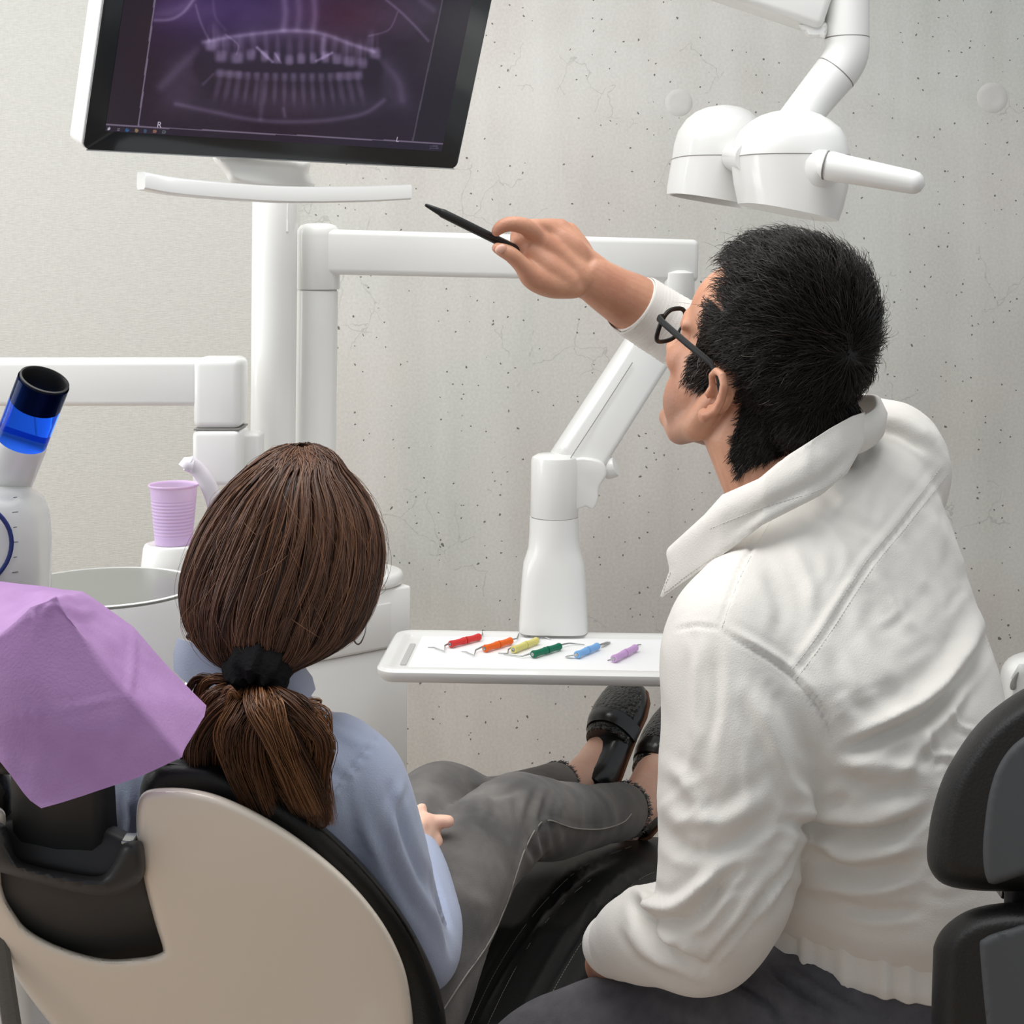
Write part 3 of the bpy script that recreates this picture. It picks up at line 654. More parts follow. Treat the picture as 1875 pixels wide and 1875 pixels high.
part('jar', MB().lathe([(.05, -.13), (.0545, -.12), (.0575, -.06), (.0575, -.015), (.0555, .010), (.050, .026), (.036, .038), (.002, .044)], JB, n=48), CLEAR, JAR, 'clear graduated jar')
part('jar_core', MB().lathe([(.036, -.125), (.04, -.05), (.038, .0), (.03, .02), (.002, .026)], JB, n=36), WHITE, JAR)
tk = MB()
for i in range(7):
    zz = -.055 + i * .0150; c = JB + Vector((math.sin(.70) * .0580, -math.cos(.70) * .0580, zz)); e = Vector((math.cos(.70), math.sin(.70), 0))
    tk.box(c, (.006 if i % 2 else .0035, .0006, .0007), Matrix((e, UZ.cross(e), UZ)).transposed())
part('graduation_marks', tk, mat('tick_grey', (90, 92, 100), .6), JAR, 'tiny grey graduation marks', kind='stuff')
rx_ = lambda a: -.0025 + .0375 * math.cos(a)
ring = [JB + Vector((rx_(a), -math.sqrt(.0592 ** 2 - rx_(a) ** 2), -.010 + .0375 * 1.12 * math.sin(a))) for a in np.linspace(0, 2 * math.pi, 41)]
part('blue_ring', MB().tube(ring, .0023, 10), mat('dark_blue_rubber', (22, 44, 110), .35), JAR, 'dark blue ring on the jar front')
part('stand', MB().box((JB.x - .10, JB.y + .06, (JB.z - .13) / 2), (.29, .17, JB.z - .13), None, .015), WHITE2, JAR, 'white cart body')

# ---- white housing behind the stool, right edge
WH = thing('wall_side_housing', 'rounded white plastic housing with a slot peeping out behind the black stool backrest', 'housing', P(1880, 1300, 2.2))
part('shell', MB().sheet([(1834, 1300), (1831, 1240), (1840, 1212), (1862, 1197), (1900, 1192), (1990, 1200), (2010, 1300), (1990, 1420), (1850, 1420)], lambda x, y: 2.2, .2, 26, 10), WHITE, WH)
part('slot', MB().sheet([(1850, 1250), (1858, 1236), (1866, 1230), (1862, 1246), (1860, 1262), (1850, 1262)], lambda x, y: 2.098, .004, 3, 4), mat('slot_shadow', (150, 148, 143), .6), WH)
# ================================================================ patient chair
def shd(x, y): return 1.335 + (y - 1400) * .00030 + ((x - 250) / 620.0) ** 2 * .075 + (max(0, 1650 - y) / 250) ** 2 * .036 - .012
PC = thing('patient_chair', 'reclined dental patient chair with a white shell back, black upholstery and lilac-covered headrest', 'dental chair', (-.2, 1.55, 0))
shell_ol = [(298, 1736), (284, 1690), (268, 1630), (256, 1572), (250, 1522), (251, 1478), (262, 1452), (290, 1443), (345, 1444), (405, 1458), (482, 1494), (560, 1545), (640, 1614), (700, 1688), (737, 1762), (752, 1830), (757, 1905), (745, 1990), (670, 2070), (500, 2110), (330, 2080), (190, 1990), (92, 1875), (34, 1797), (0, 1742), (-60, 1655), (-100, 1580), (-106, 1520), (-78, 1482), (-30, 1470), (4, 1481), (11, 1505), (3, 1555), (2, 1605), (9, 1640), (24, 1668), (52, 1702), (110, 1733), (190, 1755), (262, 1752), (292, 1745)]
part('back_shell', MB().sheet(shell_ol, shd, .030, 17, 6), CREAM, PC, 'glossy white shell with a deep notch')
cush = [(256, 1480), (258, 1436), (275, 1404), (312, 1391), (372, 1394), (440, 1415), (520, 1459), (602, 1520), (680, 1598), (745, 1685), (792, 1775), (814, 1850), (817, 1930), (800, 2020), (700, 2120), (500, 2140), (345, 2060), (312, 1900), (302, 1760), (282, 1690), (266, 1600), (257, 1535)]
cl = [(20, 1500), (24, 1450), (10, 1408), (-30, 1388), (-90, 1402), (-140, 1470), (-140, 1560), (-90, 1640), (-20, 1620), (0, 1560)]
part('back_cushion', MB().sheet(cush, lambda x, y: shd(x, y) + .046, .062, 34, 12).sheet(cl, lambda x, y: shd(x, y) + .05, .06, 25, 12), LEATHER, PC, 'black upholstered rim')
stm = MB()
for pl in ([(300, 1397), (440, 1424), (600, 1528), (742, 1692), (806, 1850)],):
    stm.tube([P(x, y, shd(x, y) + .026) for x, y in catmull(pl, 8)], .0012, 6)
part('piping', stm, BLACKP, PC)
body = [(-10, 1560), (60, 1590), (180, 1616), (250, 1600), (258, 1556), (280, 1660), (318, 1752), (230, 1790), (110, 1770), (20, 1705), (-20, 1620)]
part('headrest_socket', MB().sheet(body, lambda x, y: shd(x, y) + .016 - .02 * math.exp(-((x - 130) / 130) ** 2) + max(0, (y - 1640) / 110) * .03, .02, 10, 9), CHAR, PC, 'charcoal headrest socket')
lip = [(-46, 1545), (-30, 1508), (10, 1512), (28, 1566), (60, 1584), (120, 1597), (182, 1604), (206, 1580), (226, 1545), (258, 1541), (266, 1575), (262, 1606), (238, 1628), (188, 1640), (100, 1626), (20, 1603), (-30, 1584)]
part('socket_collar', MB().sheet(lip, lambda x, y: shd(x, y) - .004 - .022 * math.exp(-((x - 130) / 130) ** 2), .055, 22, 7), CHAR, PC, 'rounded charcoal collar')
part('collar_top', MB().sheet([(-46, 1540), (0, 1490), (120, 1480), (232, 1522), (262, 1540), (262, 1590), (190, 1622), (90, 1606), (0, 1580)], lambda x, y: shd(x, y) + .03 - (y - 1540) * .0004, .05, 22, 9), CHAR, PC)
# headrest stem: bent flat bar with a lit front and a dark side
sx = []
for y, x0, x1, x2, dd in ((1380, 20, 172, 212, .0), (1430, 21, 174, 214, .002), (1490, 22, 178, 217, .004), (1550, 27, 182, 220, .006), (1576, 30, 184, 221, .008), (1640, 36, 186, 222, .02)):
    d0 = 1.318 + dd + (y - 1400) * .00034
    f0, f1, bk, b0 = P(x0, y - 8, d0 + .012), P(x1, y + 14 * (y > 1500), d0), P(x2, y - 22 * (y > 1500), d0 + .055), P(x0 - 6, y - 30 * (y > 1500), d0 + .06)
    sx.append([f0.lerp(b0, .2), f0.lerp(f1, .08), f0.lerp(f1, .5) + Vector((0, -.003, 0)), f1.lerp(f0, .08), f1.lerp(bk, .12), f1.lerp(bk, .5), bk.lerp(f1, .1), bk.lerp(b0, .2), b0.lerp(bk, .2)])
part('headrest_stem', MB().rings(sx), CHAR, PC, 'charcoal headrest stem', sharp=50)
part('stem_fitting', MB().box(P(238, 1536, 1.375), (.012, .02, .004), None, .001), STEEL, PC)
hr = [(-120, 1170), (0, 1150), (100, 1150), (180, 1190), (235, 1290), (225, 1370), (150, 1415), (50, 1420), (-60, 1400), (-120, 1300)]
part('headrest_pad', MB().sheet(hr, lambda x, y: 1.385 + (y - 1250) * -.00022, .07, 60, 12), LEATHER, PC, 'black headrest pad under the paper cover')
# seat and leg rest
def led(x, y): return float(np.interp(y, [1535, 1600, 1700, 1875, 2050], [2.34, 2.16, 1.98, 1.79, 1.68])) + max(0, (x - np.interp(y, [1535, 1875], [1180, 960]))) * .0004
seat_ol = [(640, 2080), (680, 1880), (730, 1720), (800, 1625), (900, 1572), (1020, 1546), (1120, 1537), (1215, 1534), (1262, 1560), (1255, 1610), (1190, 1668), (1130, 1740), (1080, 1830), (1030, 1930), (985, 2080)]
sm_ = MB().sheet(seat_ol, led, .07, 60, 12)
seat_me = sm_.mesh('seat')
creases(seat_me, [([(855, 1905), (905, 1800), (960, 1712), (1020, 1640), (1080, 1590), (1160, 1555)], -.006, 7), ([(945, 1905), (985, 1830), (1040, 1735), (1090, 1665), (1150, 1612), (1210, 1582)], -.009, 6), ([(1000, 1905), (1040, 1830), (1080, 1760), (1130, 1690), (1200, 1640)], .007, 16)])
part('seat', seat_me, LEATHER, PC, 'black leather seat and leg rest')
bv = None
def on_mesh(me, pts, lift=.0):
    """Lift pixel points onto the nearest camera-facing surface of a mesh (used to lay seams and stitches along it)."""
    v = coords(me); n = normals(me); q = proj(v); fr = np.einsum('ij,ij->i', n, np.array([0, 0, CH]) - v) > 0
    v, n, q = v[fr], n[fr], q[fr]; out = []
    for p in pts:
        d2 = ((q - p) ** 2).sum(1); k = np.argsort(d2)[:6]; w_ = 1 / (d2[k] + 4); w_ /= w_.sum()
        d = (v[k, 1] * w_).sum(); nn = (n[k] * w_[:, None]).sum(0); out.append(np.array(P(p[0], p[1], d)) + nn / np.linalg.norm(nn) * lift)
    return np.array(out)
def stitches(me, pl, gap, ln, r, lift=.0006):
    pl = catmull(pl, 10); pts = on_mesh(me, pl, lift); L = np.concatenate([[0], np.cumsum(np.linalg.norm(np.diff(pts, axis=0), axis=1))]); mb = MB(); t = 0
    f = lambda s: np.array([np.interp(s, L, pts[:, i]) for i in range(3)])
    while t + ln < L[-1]:
        mb.tube([f(t), f(t + ln)], r, 5); t += gap
    return mb
THREAD = mat('grey_thread', (120, 116, 104), .7)
st = stitches(seat_me, [(962, 1905), (1003, 1832), (1058, 1737), (1110, 1667), (1170, 1612), (1215, 1592)], .0055, .0036, .00055)
for pl in ([(848, 1905), (898, 1797), (953, 1707), (1014, 1634), (1074, 1584), (1160, 1549)], [(880, 1905), (925, 1810), (975, 1722), (1030, 1655), (1090, 1605)]):
    s2 = stitches(seat_me, pl, .005, .0034, .0004); st.add(s2.v, s2.f)
part('stitching', st, THREAD, PC, 'grey stitching on the leather', kind='stuff')
part('seat_base', MB().box((-.05, 1.78, .30), (.24, .5, .34), Matrix.Rotation(-.38, 3, 'Z'), .05), WHITE2, PC)
part('foot_plate', MB().box((-.05, 1.75, .05), (.42, .8, .1), Matrix.Rotation(-.38, 3, 'Z'), .03), WHITE2, PC)
part('back_bar', MB().tube([P(-12, 1660, 1.42), P(22, 1880, 1.42), P(140, 2700, 1.42), P(150, 3080, 1.42)], .0095, 8, squash=(.6, 1)), mat('ribbed_grey', (96, 94, 88), .5, bump=(300, .5, 2, (1, 1, 4))), PC, 'dark grey ribbed bar')

# lilac paper cover over the headrest
KV = dict(A=(-60, 1062, 1.44), B=(0, 1062, 1.43), C=(80, 1071, 1.43), D=(152, 1081, 1.42), E=(-60, 1212, 1.30), F=(0, 1165, 1.295), G=(55, 1112, 1.295), H=(102, 1094, 1.30), H2=(108, 1110, 1.297),
          I=(165, 1180, 1.292), I2=(205, 1235, 1.288), J=(247, 1285, 1.284), K=(335, 1386, 1.292), L=(184, 1104, 1.415), M=(245, 1148, 1.405), M2=(300, 1208, 1.39), N=(342, 1254, 1.378), O=(378, 1292, 1.366), Q=(356, 1342, 1.335),
          R=(252, 1424, 1.280), S=(150, 1459, 1.270), T=(75, 1480, 1.266), U=(55, 1466, 1.268), U2=(20, 1420, 1.276), V=(-60, 1330, 1.30), W=(90, 1300, 1.272), X1=(170, 1340, 1.272), Y=(20, 1270, 1.278), O2=(374, 1312, 1.352))
FC = ['ABFE', 'BCGF', 'CDHG', 'DLIH2H', 'LMI2I', 'MM2JI2', 'M2NJ', 'NOKJ', 'OO2QK', 'EFYV', 'FGWY', 'GHH2', 'GH2IW', 'II2X1W', 'I2JX1', 'JKRX1', 'X1RSW', 'WSTU', 'WUU2Y', 'YU2V']
kn = list(KV); fcs = []
for s in FC:
    i = 0; f = []
    while i < len(s):
        if i + 1 < len(s) and s[i + 1] in '12': f.append(kn.index(s[i:i + 2])); i += 2
        else: f.append(kn.index(s[i])); i += 1
    fcs.append(f)
bm = bmesh.new(); vs_ = [bm.verts.new(P(*KV[k])) for k in kn]
for f in fcs: bm.faces.new([vs_[i] for i in f])
bmesh.ops.triangulate(bm, faces=bm.faces); bmesh.ops.recalc_face_normals(bm, faces=bm.faces)
bmesh.ops.subdivide_edges(bm, edges=bm.edges, cuts=9, use_grid_fill=True)
ridge = [P(*KV[k]) for k in ('E', 'F', 'G', 'H', 'H2', 'I', 'I2', 'J', 'K')]; ridge2 = [P(*KV[k]) for k in ('V', 'U2', 'U')]
def on_line(p, ln):
    for a_, b_ in zip(ln[:-1], ln[1:]):
        ab = b_ - a_; t = max(0, min(1, (p - a_).dot(ab) / ab.dot(ab)))
        if (a_ + ab * t - p).length < 2e-5: return True
    return False
free = [v for v in bm.verts if not v.is_boundary and not on_line(v.co, ridge)]
for k in range(14): bmesh.ops.smooth_vert(bm, verts=free, factor=.5, use_axis_x=True, use_axis_y=True, use_axis_z=True)
pm = bpy.data.meshes.new('paper'); bm.to_mesh(pm); bm.free(); pm.polygons.foreach_set('use_smooth', [True] * len(pm.polygons))
pv = coords(pm); pm.update(); pn = normals(pm); set_coords(pm, pv + pn * (noise3(pv, 9, 21, 2) * .0012)[:, None])
creases(pm, [([(0, 1318), (60, 1308), (160, 1290), (235, 1272)], .0012, 5), ([(105, 1100), (140, 1122), (175, 1120)], .002, 8), ([(0, 1370), (30, 1420), (62, 1470)], .0025, 9), ([(100, 1098), (70, 1140), (60, 1160)], .0015, 6), ([(245, 1160), (243, 1215), (236, 1280)], .0015, 6), ([(0, 1075), (60, 1088), (140, 1090)], .0015, 6)])
pm.polygons.foreach_set('use_smooth', [True] * len(pm.polygons))
LILAC = mat('lilac_tissue_paper', (192, 153, 203), .75, .25, bump=(380, .25, 4, S1), var=((184, 144, 195), 40, 4, S1))
b = LILAC.node_tree.nodes['Principled BSDF']; tr = LILAC.node_tree.nodes.new('ShaderNodeBsdfTranslucent'); tr.inputs[0].default_value = (*lin((196, 150, 212)), 1)
ms = LILAC.node_tree.nodes.new('ShaderNodeMixShader'); ms.inputs[0].default_value = .25
LILAC.node_tree.links.new(b.outputs[0], ms.inputs[1]); LILAC.node_tree.links.new(tr.outputs[0], ms.inputs[2]); LILAC.node_tree.links.new(ms.outputs[0], LILAC.node_tree.nodes['Material Output'].inputs[0])
po = part('headrest_cover', pm, LILAC, fix=False); tag(po, 'crumpled lilac paper cover draped over the chair headrest', 'paper cover')

# ================================================================ operator stool
ST = thing('operator_stool', 'black operator stool whose two-pad backrest with grey rear panels stands behind the seated man', 'stool', (.42, 1.30, 0))
def std(x, y): return 1.20 - (x - 1700) * .0003
part('upper_pad', MB().sheet([(1700, 1530), (1706, 1490), (1724, 1430), (1748, 1384), (1782, 1335), (1822, 1296), (1880, 1258), (1960, 1225), (2060, 1230), (2120, 1330), (2140, 1480), (2120, 1600), (2000, 1628), (1880, 1632), (1780, 1630), (1726, 1618), (1702, 1590), (1697, 1560)], std, .085, 42, 9), LEATHER, ST, 'black upper back pad')
part('upper_panel', MB().sheet([(1800, 1570), (1802, 1520), (1812, 1450), (1832, 1395), (1870, 1352), (1940, 1320), (2040, 1330), (2080, 1480), (2060, 1570), (1960, 1588), (1880, 1601), (1822, 1619), (1806, 1608)], lambda x, y: std(x, y) - .043, .014, 8, 8), GREYP, ST, 'grey rear panel')
part('lower_pad', MB().sheet([(1708, 1760), (1712, 1725), (1734, 1692), (1780, 1664), (1850, 1652), (1960, 1650), (2080, 1670), (2130, 1760), (2130, 2000), (1900, 2060), (1720, 2040), (1706, 1900)], std, .085, 42, 9), LEATHER, ST, 'black lower back pad')
part('lower_panel', MB().sheet([(1794, 1735), (1798, 1722), (1812, 1712), (1850, 1700), (1900, 1688), (2040, 1680), (2080, 1760), (2080, 1980), (1900, 2010), (1824, 1990), (1806, 1870)], lambda x, y: std(x, y) - .043, .014, 8, 8), GREYP, ST, 'grey rear panel')
part('connector', MB().box(P(1846, 1624, 1.19), (.018, .02, .012), None, .002), STEEL, ST).data.name
part('spine', MB().box(P(1900, 1700, 1.16), (.05, .02, .30), None, .006), BLACKP, ST)
part('seat', MB().lathe([(.02, 0), (.19, .0), (.205, .02), (.205, .05), (.19, .07), (.02, .075)], (.37, 1.42, .47), n=40), LEATHER, ST)
part('gas_lift', MB().lathe([(.03, .06), (.03, .3), (.022, .3), (.022, .47)], (.37, 1.42, 0), n=24), STEEL, ST)
for k in range(5):
    a = k * 2 * math.pi / 5; e = Vector((.37 + .27 * math.cos(a), 1.42 + .27 * math.sin(a), .07))
    lg = part('leg', MB().tube([(.37, 1.42, .1), e], [.026, .016], 12), BLACKP, ST)
    part('caster', MB().lathe([(.02, -.012), (.028, -.01), (.028, .01), (.02, .012)], e - Vector((0, 0, .042)), (math.sin(a), -math.cos(a), 0), 20), BLACKP, lg)
# ================================================================ figures: shared helpers
def pxring(y, xl, xr, d, hd, n=40, p=2.1, yaw=0.0, tilt=0.0):
    """Horizontal cross-section of a body seen between two pixels on row y; yaw turns it, tilt drops its right side."""
    c = P((xl + xr) / 2, y, d); a = (xr - xl) / 2 * d / FPX; cy, sy = math.cos(yaw), math.sin(yaw)
    if yaw: a = math.sqrt(max(a * a - (hd * sy) ** 2, (.5 * a) ** 2)) / max(abs(cy), .3)
    return sring(c, (cy, sy, -tilt), (-sy, cy, 0), a, hd, n, p)
def limb(mb, pts, n=24, sub=6, ends=True, squash=None):
    """Tapering limb: (px, py, d, radius) joints, smoothed."""
    a = catmull([list(P(x, y, d)) + [r] for x, y, d, r in pts], sub)
    return mb.tube(a[:, :3], list(a[:, 3]), n, round_ends=ends, squash=squash)
def strand_mesh(name, polys, rad, tone, sides=3):
    polys = np.asarray(polys, float); N, M, _ = polys.shape
    T = np.gradient(polys, axis=1); T /= np.linalg.norm(T, axis=2, keepdims=True) + 1e-12
    ref = np.random.default_rng(1).normal(size=(N, 1, 3)); U = ref - T * np.sum(ref * T, 2, keepdims=True); U /= np.linalg.norm(U, axis=2, keepdims=True) + 1e-9; W = np.cross(T, U)
    taper = np.interp(np.linspace(0, 1, M), [0, .75, 1], [1, .85, .15])[None, :, None] * np.asarray(rad).reshape(-1, 1, 1)
    V = np.stack([polys + taper * (math.cos(a) * U + math.sin(a) * W) for a in np.linspace(0, 2 * math.pi, sides, endpoint=False)], 2)
    idx = np.arange(N * M * sides).reshape(N, M, sides); nx = np.roll(idx, -1, 2)
    F = np.stack([idx[:, :-1], nx[:, :-1], nx[:, 1:], idx[:, 1:]], -1).reshape(-1, 4)
    me = bpy.data.meshes.new(name); me.vertices.add(N * M * sides); me.vertices.foreach_set('co', V.ravel())
    me.loops.add(F.size); me.loops.foreach_set('vertex_index', F.ravel().astype(np.int32)); me.polygons.add(len(F)); me.polygons.foreach_set('loop_start', np.arange(0, F.size, 4, dtype=np.int32))
    me.polygons.foreach_set('use_smooth', np.ones(len(F), bool)); me.update(calc_edges=True)
    at = me.attributes.new('tone', 'FLOAT', 'POINT'); at.data.foreach_set('value', np.repeat(np.asarray(tone, np.float32), M * sides))
    return me
def hair_mat(name, stops, rough=.42, spec=.45):
    m = mat(name, stops[0], rough, spec); nt = m.node_tree; at = nt.nodes.new('ShaderNodeAttribute'); at.attribute_name = 'tone'
    rp = nt.nodes.new('ShaderNodeValToRGB'); e = rp.color_ramp.elements
    while len(e) < len(stops): e.new(.5)
    for k, c in enumerate(stops): e[k].position = k / (len(stops) - 1); e[k].color = (*lin(c), 1)
    nt.links.new(at.outputs['Fac'], rp.inputs['Fac']); nt.links.new(rp.outputs[0], nt.nodes['Principled BSDF'].inputs['Base Color']); return m
def interp_rows(rows, v):
    rows = np.array(rows, float); t = np.linspace(0, 1, len(rows)); return np.stack([np.interp(v, t, rows[:, k]) for k in range(rows.shape[1])], -1)
SKIN = mat('skin', (246, 206, 184), .5, .4, sss=.15, bump=(260, .12, 3, S1), var=((236, 184, 160), 22, 4, S1))

# ================================================================ the patient
WO = thing('person', 'brown-haired person with a ponytail, pale blue shirt and grey jeans, reclining in the dental chair', 'person', (-.15, 1.7, .5))
# body: one continuous surface under hair and clothes
wbdy = MB()
hc = np.array(P(524, 1015, 1.555)); 
wbdy.ellipsoid(hc, (.070, 0, 0), (0, .084, .012), (0, -.012, .086), 28, 18)                       # skull
wbdy.ellipsoid(hc + [.004, .045, -.045], (.056, 0, 0), (0, .05, 0), (0, 0, .075), 24, 14)      # face
wbdy.ellipsoid(hc + [.006, .085, -.108], (.022, 0, 0), (0, .018, 0), (0, 0, .016), 14, 10)     # chin
wbdy.tube([hc + [.005, .095, -.005], hc + [.006, .118, -.042]], [.007, .013], 12, round_ends=True)  # nose
wbdy.ellipsoid(hc + [.006, .095, -.075], (.024, 0, 0), (0, .011, 0), (0, 0, .009), 14, 8)      # mouth
for s in (-1, 1): wbdy.ellipsoid(hc + [s * .076, .0, -.015], (.006, 0, 0), (0, .017, 0), (0, 0, .029), 12, 10)
limb(wbdy, [(494, 1120, 1.55, .050), (470, 1205, 1.525, .046), (466, 1290, 1.535, .058)])
wbdy.rings([pxring(y, xl, xr, d, hd) for y, xl, xr, d, hd in ((1290, 400, 560, 1.53, .05), (1360, 300, 650, 1.54, .07), (1500, 290, 660, 1.57, .085), (1700, 300, 660, 1.62, .085), (1900, 290, 680, 1.66, .1))])
limb(wbdy, [(630, 1400, 1.53, .036), (690, 1520, 1.54, .034), (750, 1730, 1.61, .033), (772, 1640, 1.70, .028), (760, 1560, 1.745, .022)])
limb(wbdy, [(330, 1400, 1.54, .036), (262, 1520, 1.56, .034), (280, 1700, 1.62, .033), (480, 1690, 1.72, .028), (640, 1580, 1.76, .022)])
# right hand with its five fingers, resting in the lap
limb(wbdy, [(757, 1560, 1.745, .022), (768, 1538, 1.765, .024), (780, 1520, 1.775, .020)], squash=(.8, 1.15))
limb(wbdy, [(756, 1518, 1.775, .0092), (784, 1507, 1.775, .0088), (804, 1504, 1.776, .0084), (821, 1504, 1.776, .0078)], 14)
limb(wbdy, [(742, 1508, 1.785, .0088), (760, 1491, 1.79, .0082), (773, 1481, 1.79, .0072)], 14)
limb(wbdy, [(768, 1530, 1.770, .0088), (790, 1530, 1.77, .0084), (800, 1541, 1.768, .0080), (794, 1552, 1.765, .0072)], 14)
limb(wbdy, [(764, 1545, 1.762, .0084), (786, 1549, 1.76, .008), (792, 1560, 1.758, .0075), (784, 1570, 1.756, .007)], 14)
limb(wbdy, [(748, 1550, 1.750, .0095), (762, 1526, 1.752, .009), (772, 1512, 1.756, .008)], 14)
# left hand laid under it
limb(wbdy, [(640, 1580, 1.76, .022), (690, 1560, 1.785, .025), (715, 1545, 1.79, .021)], squash=(.8, 1.15))
for k in range(4): limb(wbdy, [(712, 1530 + 11 * k, 1.79, .0088), (738, 1522 + 12 * k, 1.80, .0083), (752, 1526 + 12 * k, 1.80, .0075)], 12)
limb(wbdy, [(690, 1550, 1.775, .0095), (712, 1520, 1.78, .009), (728, 1508, 1.785, .008)], 12)
# legs and feet
limb(wbdy, [(640, 1880, 1.64, .075), (715, 1830, 1.66, .072), (785, 1690, 1.74, .064), (865, 1570, 1.84, .054), (945, 1500, 1.95, .046), (1020, 1500, 2.06, .042), (1090, 1495, 2.2, .034), (1150, 1486, 2.30, .031), (1182, 1452, 2.345, .033), (1200, 1415, 2.385, .032), (1222, 1354, 2.455, .020), (1240, 1314, 2.50, .013)])
limb(wbdy, [(1178, 1470, 2.34, .03), (1160, 1505, 2.335, .027), (1152, 1520, 2.33, .02)])
limb(wbdy, [(520, 1860, 1.66, .07), (690, 1700, 1.72, .06), (745, 1560, 1.87, .054), (805, 1470, 2.02, .044), (890, 1480, 2.11, .038), (960, 1458, 2.2, .031), (1040, 1438, 2.31, .0285), (1080, 1412, 2.36, .0315), (1096, 1392, 2.385, .0325), (1118, 1345, 2.43, .024), (1138, 1295, 2.475, .015)])
limb(wbdy, [(1078, 1425, 2.35, .03), (1088, 1446, 2.345, .025)])
part('body', remesh(wbdy, .0032, 3), SKIN, WO, 'fair skin', fix=False)

# shirt
SHIRT = mat('pale_blue_cotton', (176, 186, 210), .8, .2, bump=(600, .25, 3, S1), sheen=.2)
sh = MB()
sh.rings([pxring(*r) for r in ((1252, 425, 540, 1.515, .052), (1280, 385, 566, 1.52, .062), (1305, 350, 588, 1.52, .070), (1330, 310, 632, 1.525, .078), (1360, 278, 682, 1.53, .084), (1395, 250, 712, 1.535, .09), (1450, 236, 720, 1.545, .096), (1520, 232, 722, 1.56, .10), (1620, 236, 728, 1.59, .105), (1760, 240, 735, 1.64, .10), (1900, 240, 750, 1.68, .10))])
limb(sh, [(612, 1392, 1.525, .050), (664, 1436, 1.525, .0475), (692, 1520, 1.535, .0455), (718, 1610, 1.56, .0445), (748, 1720, 1.60, .0450), (768, 1742, 1.63, .0445), (784, 1690, 1.67, .040), (774, 1610, 1.715, .033), (764, 1572, 1.74, .0290)])
limb(sh, [(330, 1385, 1.53, .050), (262, 1455, 1.54, .0475), (252, 1560, 1.57, .046), (290, 1710, 1.62, .045), (480, 1690, 1.72, .037), (620, 1592, 1.755, .030)])
shm = remesh(sh, .0045, 8)
sv = coords(shm); sn = normals(shm); set_coords(shm, sv + sn * (noise3(sv, 7, 11, 2) * .0012)[:, None])
creases(shm, [([(694, 1348), (664, 1382), (636, 1412), (599, 1474)], -.0035, 4.5), ([(676, 1358), (650, 1392), (622, 1430), (596, 1476)], .0028, 7), ([(600, 1330), (640, 1352), (680, 1372)], .0015, 8),
              *[([(692 - k * 7 - 9, 1352 + k * 9 - 2), (692 - k * 7 + 6, 1352 + k * 9 + 7)], .0016 if k % 2 else -.0012, 3.2) for k in range(14)],
              ([(735, 1430), (722, 1480), (728, 1540)], .004, 8), ([(712, 1440), (735, 1510), (762, 1590), (790, 1650)], -.004, 9), ([(700, 1480), (735, 1560), (775, 1640), (812, 1720)], .004, 9), ([(690, 1520), (720, 1600), (770, 1690)], -.003, 8),
              ([(780, 1582), (800, 1640), (822, 1720), (828, 1752)], -.004, 6), ([(640, 1430), (660, 1500), (700, 1580)], .003, 10), ([(600, 1400), (640, 1450), (660, 1520)], -.002, 10), ([(235, 1450), (240, 1500), (232, 1545)], .003, 8)])
SH = part('shirt', shm, SHIRT, WO, 'pale blue cotton shirt', fix=False)
def ribbon(px, d, rise, thick, flare=0.0):
    """Standing band of cloth: lower edge through (px) points, height vector by `rise` pixels per point."""
    lo = [P(x, y, dd) for (x, y), dd in zip(px, d)]; hi = [P(x + rx, y + ry, dd + flare) for (x, y), dd, (rx, ry) in zip(px, d, rise)]
    A = catmull(lo, 6); B = catmull(hi, 6); c = (A.mean(0) + B.mean(0)) / 2; rs = []
    for a, b_ in zip(A, B):
        o = (a + b_) / 2 - c; o[2] = 0; o /= np.linalg.norm(o) + 1e-9; m_ = (a + b_) / 2 + o * thick * .8
        rs.append([a, m_, b_, b_ - o * thick, m_ - o * thick, a - o * thick])
    return MB().rings(rs)
cp = [(318, 1228), (345, 1252), (395, 1268), (460, 1284), (520, 1292), (560, 1282), (578, 1262)]
part('collar', ribbon(cp, [1.56, 1.515, 1.475, 1.455, 1.457, 1.48, 1.53], [(6, -60), (8, -74), (16, -76), (6, -70), (-2, -66), (-12, -58), (-22, -44)], .004, -.004), SHIRT, SH, sharp=60)

# jeans
JEANS = mat('washed_grey_denim', (126, 122, 118), .85, .2, bump=(900, .35, 2, S1), var=((82, 80, 80), 12, 6, S1), sheen=.15)
jn = MB()
limb(jn, [(560, 1900, 1.66, .098), (640, 1880, 1.65, .09), (715, 1830, 1.665, .0865), (785, 1692, 1.745, .0772), (862, 1572, 1.845, .0655), (940, 1503, 1.95, .0585), (962, 1496, 1.985, .0570), (1020, 1501, 2.07, .0525), (1090, 1494, 2.2, .0445), (1138, 1484, 2.285, .0435)], 32)
limb(jn, [(480, 1880, 1.66, .09), (600, 1800, 1.68, .08), (690, 1690, 1.73, .072), (745, 1560, 1.87, .063), (795, 1475, 2.0, .0545), (828, 1470, 2.04, .0515), (890, 1483, 2.115, .0455), (960, 1460, 2.2, .039), (1018, 1438, 2.29, .0350)], 32)
jm = remesh(jn, .004, 6)
jv = coords(jm); jnn = normals(jm); set_coords(jm, jv + jnn * (noise3(jv, 8, 31, 2) * .0012)[:, None])
SEAMJ = [(812, 1848), (850, 1790), (895, 1725), (925, 1660), (945, 1600), (962, 1552), (985, 1512), (1005, 1502), (1050, 1516), (1100, 1518), (1140, 1506), (1156, 1490)]
